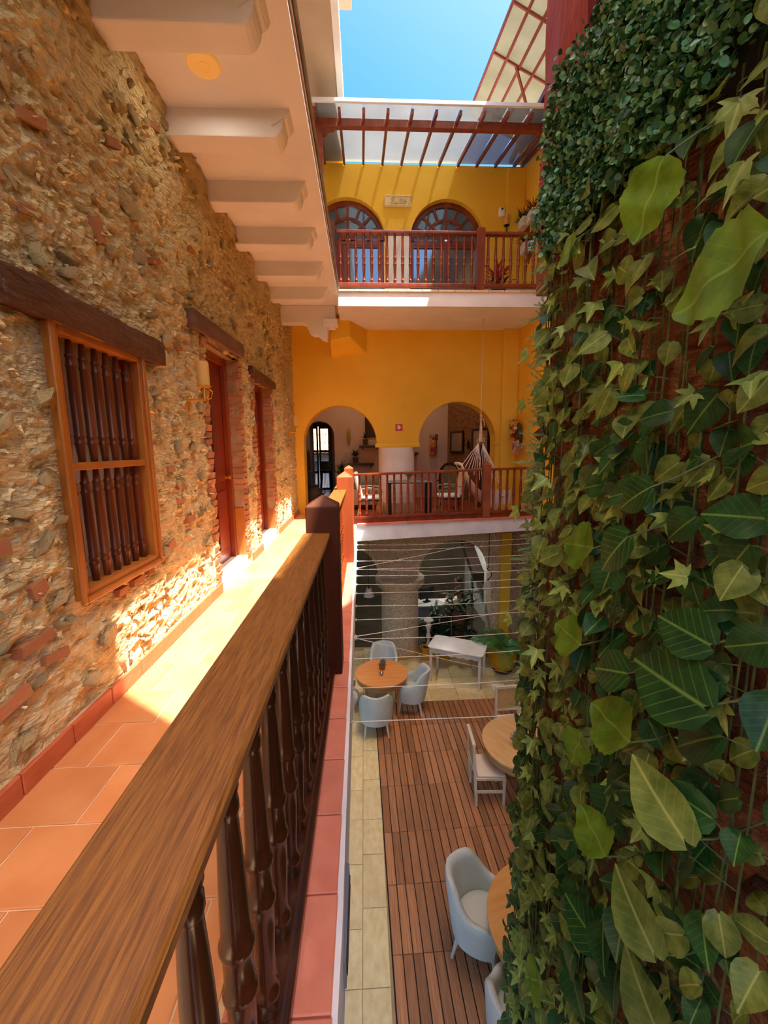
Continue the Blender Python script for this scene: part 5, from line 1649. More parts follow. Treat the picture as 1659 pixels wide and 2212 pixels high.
for k in range(9):
    MB().add([(-.03, 0, 0), (.03, 0, 0), (.04, .01, .3), (-.04, -.01, .3), (0, .02, R.uniform(.5, .7))], [(0, 1, 2, 3), (3, 2, 4)]).build('leaf', M('snake_leaf', (70, 110, 70), (150, 170, 110), 14, .5, 0, 30, .2, (1, 1, 3)), t).matrix_basis = Matrix.Translation((R.uniform(-.06, .06), R.uniform(-.25, .2), 0)) @ Matrix.Rotation(R.uniform(0, 3), 4, 'Z') @ Matrix.Rotation(R.uniform(-.3, .3), 4, 'X')
coco = M('coconut_brown', (104, 74, 58), (78, 54, 42), 9, .9, .5, 30)
for i, (x, y, lab) in enumerate(((3.12, 7.88, 'small dark clay pot on the floor, left of the pair'), (3.24, 8.02, 'small dark clay pot on the floor, right of the pair'))):
    t = thing('clay_pot', lab, 'pot', (x, y, GZ + .004), 0, 'pair of dark clay pots')
    MB().lathe([(.06, 0), (.085, .05), (.08, .12), (.06, .15), (.05, .13)], n=16).build('body', coco, t, smooth=True)
    MB().lathe([(.062, .148), (.068, .16), (.055, .16)], n=16).build('rim', coco, t)
for i, (x, y, w, lab) in enumerate(((2.78, 8.05, .14, 'square white drain cover near the palm pot'), (.95, 7.86, .09, 'small pale floor drain beside the amber table chair'))):
    t = thing('drain_cover', lab, 'drain cover', (x, y, GZ + .002))
    MB().box(-w, w, -w, w, 0, .014).build('plate', white_pl if i == 0 else M('pale_drain', (190, 194, 196), None, rough=.4), t, bevel=.004)
    MB().lathe([(.02, .014), (.015, .018)], n=12).build('knob', brass, t)

# hanging lamps under the lower arches
shade_m = M('white_bell_shade', (236, 230, 222), None, rough=.5, trans=.3)
for i, (x, y, z, top, lab) in enumerate(((.06, 9.25, -1.90, -1.0, 'white bell lamp shade left of the stone column'), (2.85, 9.25, -1.80, -.6, 'white bell lamp shade on a black hook before the right lower arch'))):
    t = thing('hanging_lamp', lab, 'lamp', (x, y, z), 0, 'bell shaped hanging lamps')
    MB().lathe([(.13, 0), (.12, .015), (.085, .08), (.065, .16), (.06, .20), (.055, .20), (.06, .15), (.08, .08), (.115, .015)], n=24).build('shade', shade_m, t, smooth=True)
    MB().tube([(0, 0, .19), (0, 0, .24)], .02, 8).build('cap', black_m, t)
    if i:
        MB().tube([(0, 0, .24), (.05, 0, .27), (.08, 0, .34), (.05, 0, .42), (0, 0, .46), (-.03, 0, .5), (0, 0, .53), (.03, 0, .5)], .012, 6).build('hook', black_m, t, smooth=True)
        MB().tube([(0, 0, .52), (0, 0, 1.58)], .010, 6).build('rod', M('plum_rod', (76, 40, 52), None, rough=.5), t)
    else:
        MB().tube([(0, 0, .24), (0, 0, 1.6)], .006, 5).build('cord', black_m, t)

# lower room furniture and people
ds = thing('reception_desk', 'white reception desk in the dim lower room', 'desk', (1.75, 11.1, GZ + .004), .0)
dw = M('desk_white', (206, 210, 208), (190, 194, 192), 3, .5)
MB().box(-.45, .55, -.28, .28, .72, .76).build('desktop', dw, ds, bevel=.006)
MB().box(-.43, -.39, -.26, .26, 0, .72).box(.49, .53, -.26, .26, 0, .72).build('side_panel', dw, ds)
MB().box(-.39, .49, .22, .25, .1, .72).build('front_panel', dw, ds)
for (x, y, z, w, d, h, lab, mt2, nm) in ((1.7, 11.15, GZ + .764, .18, .12, .30, 'black computer monitor on the white desk', black_m, 'monitor'), (1.95, 11.0, GZ + .764, .03, .03, .09, 'white cup on the reception desk', dw, 'cup')):
    if nm == 'monitor':
        t = thing('monitor', lab, 'monitor', (x, y, z), .5)
        MB().box(-.24, .24, -.015, .015, .10, .42).build('screen', black_m, t, bevel=.005)
        MB().box(-.03, .03, -.02, .02, .02, .12).box(-.1, .1, -.07, .07, 0, .02).build('stand', black_m, t)
    else:
        t = thing('cup', lab, 'cup', (x, y, z))
        MB().lathe([(.028, 0), (.038, .09), (.034, .09), (.026, .01)], n=14).build('body', dw, t, smooth=True)
        MB().tube([(.034, 0, .07), (.06, 0, .055), (.032, 0, .025)], .005, 5).build('handle', dw, t)
t = thing('open_book', 'open white menu held by the seated man', 'book', (2.18, 10.82, GZ + .93), .4)
MB().hexa([(-.2, -.14, .0), (0, -.14, -.03), (0, .14, -.03), (-.2, .14, 0), (-.2, -.14, .006), (0, -.14, -.022), (0, .14, -.022), (-.2, .14, .006)]).build('left_page', wht_s, t)
MB().hexa([(0, -.14, -.03), (.2, -.14, .0), (.2, .14, 0), (0, .14, -.03), (0, -.14, -.022), (.2, -.14, .006), (.2, .14, .006), (0, .14, -.022)]).build('right_page', wht_s, t)
def person(loc, rz, label, shirt, skin, hair):
    """seated, facing -x, forearms forward"""
    t = thing('person', label, 'person', loc, rz)
    P = {'pel': (0, 0, .50), 'bel': (0, 0, .64), 'che': (-.02, 0, .86), 'nek': (-.03, 0, 1.02), 'hd0': (-.04, 0, 1.08)}
    def skin_mesh(nodes, edges, rad, mat, name, sub=1):
        me = bpy.data.meshes.new(name)
        me.from_pydata(nodes, edges, [])
        o = bpy.data.objects.new(name, me)
        COL.objects.link(o)
        par(o, t)
        sk = o.modifiers.new('skin', 'SKIN')
        for i_, r_ in enumerate(rad):
            me.skin_vertices[0].data[i_].radius = (r_, r_)
        me.skin_vertices[0].data[0].use_root = True
        sk.use_smooth_shade = True
        sb_ = o.modifiers.new('sub', 'SUBSURF')
        sb_.levels = sub
        sb_.render_levels = sub
        me.materials.append(mat)
        return o
    nodes = [(0, 0, .50), (0, 0, .66), (-.02, 0, .86), (-.03, 0, .98), (-.035, 0, 1.07), (-.05, 0, 1.17)]
    rad = [.15, .135, .15, .075, .055, .06]
    edges = [(0, 1), (1, 2), (2, 3), (3, 4), (4, 5)]
    for s_ in (-1, 1):
        b0 = len(nodes)
        nodes += [(-.02, s_ * .19, .92), (-.10, s_ * .24, .68), (-.30, s_ * .15, .78), (-.37, s_ * .12, .80)]
        rad += [.062, .046, .034, .03]
        edges += [(2, b0), (b0, b0 + 1), (b0 + 1, b0 + 2), (b0 + 2, b0 + 3)]
        for f_ in range(4):
            b1 = len(nodes)
            yy = s_ * .12 + (f_ - 1.5) * .018
            nodes += [(-.42, yy, .805), (-.455 - .004 * (f_ in (1, 2)), yy, .79)]
            rad += [.009, .008]
            edges += [(b0 + 3, b1), (b1, b1 + 1)]
        b1 = len(nodes)
        nodes += [(-.39, s_ * .12 - s_ * .045, .815), (-.42, s_ * .12 - s_ * .05, .815)]
        rad += [.010, .009]
        edges += [(b0 + 3, b1), (b1, b1 + 1)]
        b2 = len(nodes)
        nodes += [(-.05, s_ * .10, .48), (-.44, s_ * .12, .50), (-.42, s_ * .12, .08), (-.54, s_ * .12, .045)]
        rad += [.085, .06, .042, .036]
        edges += [(0, b2), (b2, b2 + 1), (b2 + 1, b2 + 2), (b2 + 2, b2 + 3)]
    skin_mesh(nodes, edges, rad, skin, 'body', 2)
    # clothing: shirt with short sleeves, trousers
    sn = [(0, 0, .50), (0, 0, .66), (-.02, 0, .86), (-.03, 0, .985)]
    sr = [.165, .15, .165, .085]
    se = [(0, 1), (1, 2), (2, 3)]
    for s_ in (-1, 1):
        b0 = len(sn)
        sn += [(-.02, s_ * .19, .92), (-.07, s_ * .225, .76)]
        sr += [.075, .062]
        se += [(2, b0), (b0, b0 + 1)]
    skin_mesh(sn, se, sr, shirt, 'shirt', 2)
    tn, tr_, te = [(0, 0, .47)], [.16], []
    for s_ in (-1, 1):
        b0 = len(tn)
        tn += [(-.06, s_ * .10, .47), (-.44, s_ * .12, .50), (-.42, s_ * .12, .14)]
        tr_ += [.095, .072, .052]
        te += [(0, b0), (b0, b0 + 1), (b0 + 1, b0 + 2)]
    skin_mesh(tn, te, tr_, M('dark_trousers', (44, 44, 52), None, rough=.8), 'trousers', 2)
    hb = MB().ball((-.055, 0, 1.20), .098, .078, .125, 16, 12)
    hb.ball((-.152, 0, 1.185), .018, .014, .024, 8, 6)
    for s_ in (-1, 1):
        hb.ball((-.045, s_ * .078, 1.19), .02, .01, .03, 8, 6)
    hb.build('head', skin, t, smooth=180)
    MB().ball((-.135, .03, 1.205), .012, .014, .009, 8, 5).ball((-.135, -.03, 1.205), .012, .014, .009, 8, 5).build('eyes', black_m, t)
    MB().ball((-.138, 0, 1.135), .012, .026, .007, 8, 5).build('mouth', M('lip', (150, 80, 70), None), t)
    MB().ball((-.035, 0, 1.235), .103, .088, .108, 16, 10).build('hair', hair, t, smooth=180)
    return t
hair_m = M('black_hair', (22, 18, 16), (36, 28, 24), 30, .6, .4, 60)
person((2.55, 10.75, GZ + .004), .25, 'person in a cream shirt seated at the desk holding an open menu', M('cream_shirt', (226, 214, 186), (208, 196, 166), 5, .9, .2, 14), M('brown_skin', (150, 98, 70), None, rough=.6), hair_m)
person((2.72, 11.55, GZ + .004), .1, 'person with dark hair seated behind the man in the cream shirt', M('dark_shirt', (60, 56, 60), None, rough=.9), MATS['brown_skin'], hair_m)
for (x, y, lab) in ((2.55, 10.75, 'dark stool under the man in the cream shirt'), (2.72, 11.55, 'dark stool under the second seated person')):
    t = thing('stool', lab, 'stool', (x, y, GZ + .004))
    MB().box(-.18, .18, -.18, .18, .29, .335).build('seat', wood_dark, t, bevel=.01)
    for sx in (-1, 1):
        for sy in (-1, 1):
            MB().box(sx * .15 - .02, sx * .15 + .02, sy * .15 - .02, sy * .15 + .02, 0, .29).build('leg', wood_dark, t)
for i, (y, z, lab) in enumerate(((11.95, -2.18, 'first small dark framed picture along the white stair wall'), (11.65, -2.25, 'second small dark framed picture along the white stair wall'), (10.9, -2.2, 'lowest dark framed picture on the white wall nearest the hook lamp'))):
    t = thing('framed_picture', lab, 'picture', (3.42, y, z), 0, 'small framed pictures on the stair wall')
    MB().box(-.025, 0, -.13, .13, -.2, -.175).box(-.025, 0, -.13, .13, .175, .2).box(-.025, 0, -.13, -.105, -.175, .175).box(-.025, 0, .105, .13, -.175, .175).build('frame', black_m, t)
    MB().box(-.012, -.002, -.105, .105, -.175, .175).build('print', M('grey_print', (120, 122, 118), (90, 92, 90), 6, .5), t)
t = thing('flat_screen', 'dark flat screen leaning at the white wall near the yellow pilaster', 'screen', (3.30, 10.45, GZ + .75))
MB().box(-.03, .02, -.3, .3, 0, .5).build('panel', black_m, t, bevel=.006)
MB().box(-.05, .05, -.32, .32, -.03, 0).build('shelf_edge', MATS['dull_red'], t)
MB().box(-.05, .1, -.3, .3, -.75, -.03).build('cabinet', wood_dark, t)
bs = thing('turned_pedestal', 'white turned pedestal stand behind the marble table', 'pedestal', (1.50, 9.55, GZ + .004))
MB().lathe([(.10, 0), (.10, .03), (.05, .06), (.04, .12), (.065, .2), (.07, .26), (.035, .34), (.03, .42), (.055, .47), (.06, .52), (.035, .58), (.05, .68), (.075, .76), (.045, .84), (.08, .88), (.08, .9)], n=20).build('shaft', chalk, bs, smooth=True)
MB().lathe([(.12, .9), (.12, .92)], n=20).build('plate', chalk, bs)
us = thing('urn_stand', 'reddish brown wooden stump stand among the dark plants', 'stand', (2.3, 9.85, GZ + .004))
MB().lathe([(.17, 0), (.14, .3), (.15, .6), (.18, .85), (.18, .9)], n=12).build('trunk', M('red_stump', (110, 66, 44), (84, 48, 32), 8, .8, .6, 16, 0, (1, 1, .2)), us)
MB().lathe([(.19, .9), (.19, .92)], n=16).build('top', wood_dark, us)

# wires strung over the courtyard
wire_m = M('white_cord', (232, 230, 224), None, rough=.6)
wy = [7.22, 6.85, 6.15, 5.71, 5.41, 5.05, 4.73, 4.33, 3.96, 3.54, 3.18, 2.76, 2.39]
ordn = ['farthest', 'second', 'third', 'fourth', 'fifth', 'sixth', 'seventh', 'eighth', 'ninth', 'tenth', 'eleventh', 'twelfth', 'nearest']
for i, y in enumerate(wy):
    x0 = xe(y) + .004
    nm = 'thin white cord strung level over the courtyard, %s%s' % (ordn[i], '' if ordn[i] in ('farthest', 'nearest') else ' counted from the gallery')
    t = thing('cord', nm, 'cord', (x0, y, -.20), 0, 'level cords strung over the courtyard')
    sag = R.uniform(.004, .03)
    MB().tube([(0, 0, 0), (.9, .02, -sag), (1.8, .05, -sag * 1.2 + .02), (2.8, .08, .02), (XR - x0 - .01, .10, .05)], .0026, 5).build('line', wire_m, t)
    MB().tube([(-.03, 0, 0), (.0, 0, 0), (.012, 0, .014), (.02, 0, 0), (.010, 0, -.012)], .004, 5).build('hook', M('white_hook', (214, 212, 206), None, rough=.4), t)
for (y0, z0, p1, lab) in ((3.50, -.16, (XR - .01, 8.01, -1.73), 'diagonal white cord rising to the right across the courtyard, lower of the rising pair'), (3.48, -.16, (XR - .01, 8.07, -3.37), 'diagonal white cord dropping to the right toward the box planter'),
                        (5.7, -.18, (3.2, YB - .02, -.66), 'diagonal white cord rising toward the right lower arch top'), (5.66, -.18, (XR - .01, 8.56, -1.17), 'diagonal white cord dropping gently to the right stone wall')):
    x0 = xe(y0) + .004
    t = thing('cord', lab, 'cord', (x0, y0, z0))
    d = Vector(p1) - Vector((x0, y0, z0))
    MB().tube([(0, 0, 0), tuple(d * .33 + Vector((0, 0, -.02))), tuple(d * .66 + Vector((0, 0, -.02))), tuple(d)], .0036, 5).build('line', wire_m, t)
    MB().tube([(-.03, 0, 0), (.0, 0, 0), (.014, 0, .016), (.024, 0, 0), (.012, 0, -.014)], .005, 5).build('hook', MATS['white_hook'], t)
# outlet box on the slab face
t = thing('slab_vent', 'narrow dark vent slot on the slab edge below the coping', 'vent', (xe(1.25), 1.25, -.16))
MB().box(0, .012, -.16, .16, -.05, .05).build('plate', M('grey_vent', (96, 100, 110), None, rough=.5), t)
MB().box(.012, .016, -.14, .14, -.03, -.02).box(.012, .016, -.14, .14, .01, .02).build('slot', black_m, t)

# ================================================================== IVY WALL
def leaf_mat(name, c1, c2, vein, rnd=.25, trans=.28, rough=.45, vary=.5, side=0.25):
    m = bpy.data.materials.new(name)
    MATS[name] = m
    m.use_nodes = True
    nt = m.node_tree
    N, K = nt.nodes.new, nt.links.new
    p = nt.nodes['Principled BSDF']
    out = nt.nodes['Material Output']
    p.inputs['Roughness'].default_value = rough
    p.inputs['Specular IOR Level'].default_value = .35
    tc = N('ShaderNodeTexCoord')
    oi = N('ShaderNodeObjectInfo')
    sp = N('ShaderNodeSeparateXYZ'); K(tc.outputs['Object'], sp.inputs[0])
    ad = N('ShaderNodeVectorMath'); ad.operation = 'ADD'
    mu = N('ShaderNodeMath'); mu.operation = 'MULTIPLY'; mu.inputs[1].default_value = 61.
    K(oi.outputs['Random'], mu.inputs[0]); K(tc.outputs['Object'], ad.inputs[0]); K(mu.outputs[0], ad.inputs[1])
    nz = N('ShaderNodeTexNoise'); nz.inputs['Scale'].default_value = 3.2; nz.inputs['Detail'].default_value = 4
    K(ad.outputs[0], nz.inputs['Vector'])
    r = N('ShaderNodeValToRGB')
    r.color_ramp.elements[0].position = .36; r.color_ramp.elements[0].color = L(c1)
    r.color_ramp.elements[1].position = .66; r.color_ramp.elements[1].color = L(c2)
    K(nz.outputs['Fac'], r.inputs[0])
    ab = N('ShaderNodeMath'); ab.operation = 'ABSOLUTE'; K(sp.outputs['X'], ab.inputs[0])
    mid = N('ShaderNodeMapRange'); mid.inputs['From Min'].default_value = .004; mid.inputs['From Max'].default_value = .03
    mid.inputs['To Min'].default_value = 1; mid.inputs['To Max'].default_value = 0
    K(ab.outputs[0], mid.inputs[0])
    # side veins: stripes of y - 0.8|x|
    m1 = N('ShaderNodeMath'); m1.operation = 'MULTIPLY'; m1.inputs[1].default_value = .8; K(ab.outputs[0], m1.inputs[0])
    m2 = N('ShaderNodeMath'); m2.operation = 'SUBTRACT'; K(sp.outputs['Y'], m2.inputs[0]); K(m1.outputs[0], m2.inputs[1])
    m3 = N('ShaderNodeMath'); m3.operation = 'MULTIPLY'; m3.inputs[1].default_value = 42.; K(m2.outputs[0], m3.inputs[0])
    m4 = N('ShaderNodeMath'); m4.operation = 'SINE'; K(m3.outputs[0], m4.inputs[0])
    sv = N('ShaderNodeMapRange'); sv.inputs['From Min'].default_value = .92; sv.inputs['From Max'].default_value = 1.
    sv.inputs['To Max'].default_value = side; K(m4.outputs[0], sv.inputs[0])
    mx = N('ShaderNodeMath'); mx.operation = 'MAXIMUM'; K(mid.outputs[0], mx.inputs[0]); K(sv.outputs[0], mx.inputs[1])
    vm = N('ShaderNodeMath'); vm.operation = 'MULTIPLY'; vm.inputs[1].default_value = .55; K(mx.outputs[0], vm.inputs[0])
    mc = N('ShaderNodeMix'); mc.data_type = 'RGBA'; K(vm.outputs[0], mc.inputs['Factor']); K(r.outputs[0], mc.inputs['A']); mc.inputs['B'].default_value = L(vein)
    hs = N('ShaderNodeHueSaturation')
    mr = N('ShaderNodeMapRange'); mr.inputs['To Min'].default_value = 1 - rnd; mr.inputs['To Max'].default_value = 1 + rnd
    K(oi.outputs['Random'], mr.inputs[0]); K(mr.outputs[0], hs.inputs['Value']); K(mc.outputs['Result'], hs.inputs['Color'])
    K(hs.outputs[0], p.inputs['Base Color'])
    tr = N('ShaderNodeBsdfTranslucent'); K(hs.outputs[0], tr.inputs[0])
    ms = N('ShaderNodeMixShader'); ms.inputs[0].default_value = trans
    K(p.outputs[0], ms.inputs[1]); K(tr.outputs[0], ms.inputs[2]); K(ms.outputs[0], out.inputs[0])
    return m
pothos_m = leaf_mat('pothos_leaf', (86, 106, 40), (126, 138, 64), (196, 196, 112))
dkpoth_m = leaf_mat('dark_pothos_leaf', (26, 66, 30), (44, 88, 38), (150, 180, 80))
maple_m = leaf_mat('ivy_lobed_leaf', (112, 140, 58), (160, 178, 92), (206, 212, 140))
bright_m = leaf_mat('bright_big_leaf', (84, 114, 22), (114, 144, 38), (150, 176, 80), .15)
darkbig_m = leaf_mat('dark_big_leaf', (22, 62, 26), (40, 84, 32), (150, 190, 90), .12, side=.5)
small_m = leaf_mat('small_dark_ivy_leaf', (44, 74, 32), (72, 100, 44), (176, 190, 110))
fern_m = M('fern_needle', (150, 184, 132), (112, 150, 100), 10, .6, 0, 30, .18, trans=.3)
vine_m = M('vine_stem', (96, 108, 62), (66, 76, 44), 12, .6, 0, 30, .15)

def heart(mat, name, wid=.44, fold=.10, droop=.18, lobe=.10):
    ts = [0, .06, .18, .36, .56, .76, .90, 1.0]
    ws = [.16, .62, .95, 1.0, .84, .52, .24, 0.0]
    vs_, fs_ = [], []
    for t, w in zip(ts, ws):
        w *= wid
        y = t
        zc = -droop * t * t
        back = -lobe if t < .1 else 0
        vs_ += [(-w, y + back * (1 if t < .1 else 0), zc + fold * w * 1.3 - .04 * (t < .1)), (-w * .5, y + back * .6, zc + fold * w * .8), (0, y, zc), (w * .5, y + back * .6, zc + fold * w * .8), (w, y + back, zc + fold * w * 1.3 - .04 * (t < .1))]
    for i in range(len(ts) - 1):
        for k in range(4):
            a = i * 5 + k
            fs_.append((a, a + 1, a + 6, a + 5))
    me = MB().add(vs_, fs_).mesh(name, mat)
    for q in me.polygons:
        q.use_smooth = True
    return me
def lobed(mat, name, lobes=5, deep=.45, serr=0, cup=.10):
    outline = []
    angs = [-100, -52, 0, 52, 100] if lobes == 5 else [-70, 0, 70]
    lens = [.55, .82, 1.0, .82, .55] if lobes == 5 else [.7, 1, .7]
    for i, (a, l) in enumerate(zip(angs, lens)):
        a = radians(a)
        if i == 0:
            outline.append((.06 * sin(a - .7), .06 * cos(a - .7) - .06))
        outline.append((l * .62 * sin(a - .25), l * .62 * cos(a - .25)))
        outline.append((l * sin(a), l * cos(a)))
        outline.append((l * .62 * sin(a + .25), l * .62 * cos(a + .25)))
        if i < len(angs) - 1:
            am = (radians(angs[i]) + radians(angs[i + 1])) / 2
            outline.append((deep * sin(am), deep * cos(am)))
        else:
            outline.append((.06 * sin(a + .7), .06 * cos(a + .7) - .06))
    f = .62
    outline = [(x * f, y * f + .32) for x, y in outline]
    c = (0, .30)
    n_ = len(outline)
    vs_ = [(0, .30, 0)] + [(c[0] + (x - c[0]) * .5, c[1] + (y - c[1]) * .5, cup * .25 * (1 if abs(x) > .1 else 0)) for x, y in outline] + [(x, y, cup * (abs(x) * 1.2) - .10 * max(0, y - .5)) for x, y in outline]
    fs_ = []
    for i in range(n_ - 1):
        fs_.append((0, 1 + i, 2 + i))
        fs_.append((1 + i, 1 + n_ + i, 2 + n_ + i, 2 + i))
    me = MB().add(vs_, fs_).mesh(name, mat)
    for q in me.polygons:
        q.use_smooth = True
    return me
def serrated(mat, name, wid=.46, teeth=9):
    """broad shield leaf with a toothed rim"""
    rim = []
    N_ = teeth * 2
    for i in range(N_ + 1):
        t = i / N_
        w = wid * (sin(pi * min(1, t ** .72 * .97 + .03)) ** .75) * 1.02 if t < 1 else 0.0
        w *= 1.0 if i % 2 else 1.07
        rim.append((w, t * .98 + (.015 if i % 2 else 0)))
    vs_, fs_ = [], []
    for w, y in rim:
        z = -.16 * y * y + .03 * sin(y * 14)
        vs_ += [(-w, y, z + .05 + .02 * sin(y * 23)), (-w * .5, y, z + .04), (0, y, z), (w * .5, y, z + .04), (w, y, z + .05 + .02 * sin(y * 19))]
    for i in range(N_):
        for k in range(4):
            a = i * 5 + k
            fs_.append((a, a + 1, a + 6, a + 5))
    me = MB().add(vs_, fs_).mesh(name, mat)
    for q in me.polygons:
        q.use_smooth = True
    return me
LM = {'pothos': [heart(pothos_m, 'leaf', .44, .12, .16), heart(pothos_m, 'leaf', .40, .35, .30), heart(pothos_m, 'leaf', .47, -.1, .1)],
      'dark': [heart(dkpoth_m, 'leaf', .42, .15, .2), heart(dkpoth_m, 'leaf', .46, .3, .15)],
      'lobed': [lobed(maple_m, 'leaf'), lobed(maple_m, 'leaf', 5, .36, 0, .3), lobed(maple_m, 'leaf', 3, .4, 0, .2)],
      'small': [heart(small_m, 'leaf', .5, .3, .25, .05), heart(small_m, 'leaf', .42, .1, .1, .05)]}
def orient(axis, normal):
    a = Vector(axis).normalized()
    n_ = Vector(normal)
    n_ = (n_ - a * n_.dot(a)).normalized()
    x = a.cross(n_)
    return Matrix((x, a, n_)).transposed()
def rnd_leaf_dir(bias=.25, out=.35):
    th = R.gauss(0, .95)
    return Vector((-out + R.gauss(0, .3), sin(th) + bias, -abs(cos(th)) * .9 + R.gauss(0, .2)))
def rnd_norm():
    return Vector((-1.0, R.gauss(-.35, .45), R.gauss(.45, .4)))
def ym(y):
    return .77 + (y - .77) * .915
def garland(nm, kind, label, cat, y, z0, z1, step, size, group=None, dark=0.0, xoff=None):
    xo = R.uniform(.03, .10) if xoff is None else xoff
    x = PX - xo
    y = ym(y)
    t = thing(nm, label, cat, (x, y, z0), 0, group)
    ph, am = R.uniform(0, 6), R.uniform(.008, .025)
    nseg = max(4, int((z0 - z1) / .16))
    pts = [(.012 * sin(ph + 5 * i / nseg), am * sin(ph + 2.5 * (z0 - z1) * i / nseg), -(z0 - z1) * i / nseg) for i in range(nseg + 1)]
    sb_ = MB().tube(pts, .0026, 4, cap=False)
    z = -R.uniform(0, step)
    H = z0 - z1
    while z > -H:
        f = -z / H * nseg
        i = min(int(f), nseg - 1)
        p0 = Vector(pts[i]).lerp(Vector(pts[i + 1]), f - i)
        d = rnd_leaf_dir()
        d.normalize()
        s = size * R.uniform(.65, 1.25)
        pet = Vector((-.25 * s + R.gauss(0, .1 * s), R.choice((-1, 1)) * s * R.uniform(.2, .6), R.uniform(-.1, .35) * s))
        p1 = p0 + pet
        sb_.tube([p0, p0 + pet * .6 + Vector((-.01, 0, .006)), p1], .0018, 3, cap=False)
        ks = kind if R.random() > dark else 'dark'
        link('leaf', R.choice(LM[ks]), t, p1, orient(d, rnd_norm()), (s, s, s))
        z -= step * R.uniform(.6, 1.4)
    sb_.build('stem', vine_m, t)
    return t
ordw = ['first', 'second', 'third', 'fourth', 'fifth', 'sixth', 'seventh', 'eighth', 'ninth', 'tenth', 'eleventh', 'twelfth', 'thirteenth', 'fourteenth', 'fifteenth', 'sixteenth', 'seventeenth', 'eighteenth', 'nineteenth', 'twentieth', 'twenty first', 'twenty second', 'twenty third', 'twenty fourth', 'twenty fifth', 'twenty sixth']
# variegated pothos strands, from the red post towards the viewer
ys_ = [2.13, 2.06, 1.99, 1.93, 1.86, 1.80, 1.73, 1.67, 1.60, 1.53, 1.46, 1.40, 1.33, 1.26, 1.19, 1.12, 1.05, .98, .91, .84, .77]
for i, y in enumerate(ys_):
    top = 2.42 + R.uniform(-.1, .15)
    if y < 1.1:
        top = 2.55
    garland('pothos_vine', 'pothos', 'variegated pothos strand, %s counted from the red post toward the viewer' % ordw[i], 'vine', y + R.uniform(-.01, .01), top, -2.0 + R.uniform(-.2, .3) if y > 1.2 else -.6, .098 if y > 1.3 else .115, .088 if y > 1.3 else .085, 'variegated pothos strands on the ivy wall', dark=.08 if y > 1.6 else .3)
ys_ = [2.16, 2.03, 1.90, 1.76, 1.62, 1.48, 1.36, 1.24, 1.12, .97]
for i, y in enumerate(ys_):
    garland('lobed_ivy_vine', 'lobed', 'pale lobed ivy strand, %s counted from the red post toward the viewer' % ordw[i], 'vine', y, 2.35, -2.1 if y > 1.2 else -.4, .16, .115, 'pale lobed ivy strands on the ivy wall')
ys_ = [2.24, 2.20, 2.17, 2.10, 2.04, 1.96, 1.88]
for i, y in enumerate(ys_):
    garland('dark_ivy_vine', 'small', 'dark small leaved ivy strand, %s counted from the far pier edge' % ordw[i], 'vine', y, 1.0 - .22 * i, -2.6, .062, .062, 'dark ivy strands at the pier edge', xoff=R.uniform(.03, .09))
ys_ = [1.55, 1.44, 1.33, 1.2, 1.1, 1.0, .88, .8]
for i, y in enumerate(ys_):
    garland('dark_pothos_vine', 'dark', 'dark green pothos strand, %s counted from the pier middle toward the viewer' % ordw[i], 'vine', y, 1.6, -1.4 if y > 1.2 else -.6, .20, .115, 'dark pothos strands low on the ivy wall')
# asparagus fern strands along the far edge
def fern_sprig(name):
    b = MB()
    b.tube([(0, 0, 0), (0, .5, .02), (0, 1, -.06)], [.014, .01, .004], 4)
    rr = random.Random(5)
    for k in range(46):
        t = .06 + .92 * k / 46
        a = k * 2.4
        l = .20 * (1 - .55 * t)
        d = Vector((cos(a) * .85, .75, sin(a) * .85)).normalized() * l
        p0 = Vector((0, t, .02 * (1 - t)))
        sd_ = d.orthogonal().normalized() * .016
        b.add([p0 - sd_, p0 + sd_, p0 + d], [(0, 1, 2)])
    return b.mesh(name, fern_m)
fsm = fern_sprig('sprig')
for i, y in enumerate((2.23, 2.19, 2.15, 2.11)):
    t = thing('fern_vine', 'feathery fern strand at the far pier edge, %s from the courtyard side' % ordw[i], 'vine', (PX - .05 - .01 * i, ym(y) - .01, 2.36), 0, 'feathery fern strands')
    H = 2.3 - .25 * i
    pts = [(.01 * sin(3 * k), .015 * sin(k * 1.3 + i), -H * k / 14) for k in range(15)]
    MB().tube(pts, .0026, 4, cap=False).build('stem', M('dark_vine', (40, 52, 36), None, rough=.7), t)
    z = 0
    while z > -H:
        f = -z / H * 14
        k = min(int(f), 13)
        p0 = Vector(pts[k]).lerp(Vector(pts[k + 1]), f - k)
        d = Vector((-.6 + R.gauss(0, .4), .3 + R.gauss(0, .7), R.gauss(-.1, .6)))
        s = R.uniform(.07, .12)
        link('sprig', fsm, t, p0, orient(d, (-1, 0, .5)), s)
        z -= .045
# outlying sprigs and lobed leaves that stand clear of the wall over the court
k_ = 0
for (y, z, s, kd, lab) in ((2.30, 1.95, .13, 'lobed', 'pale lobed leaf standing clear of the pier edge at upper arch height'), (2.32, 1.70, .12, 'lobed', 'pale lobed leaf clear of the pier edge beside the wall bouquet'), (2.34, 1.13, .14, 'lobed', 'pale lobed leaf clear of the pier edge in front of the gallery balustrade end'), (2.40, .48, .12, 'lobed', 'pale lobed leaf clear of the pier edge beside the palm'),
                           (2.24, .62, .12, 'lobed', 'pale lobed leaf on the pier edge above the palm')):
    t = thing('ivy_sprig', lab, 'ivy sprig', (PX - .04, 2.08, z + .02))
    MB().tube([(0, 0, 0), (-.02, (y - 2.2) * .5, .01), (-.05, y - 2.2, 0)], .002, 4).build('stem', vine_m, t)
    link('leaf', LM[kd][0], t, (-.05, y - 2.2 - .02, .02), orient((-.3, .55, -.4), (-.8, -.75, .5)), s)
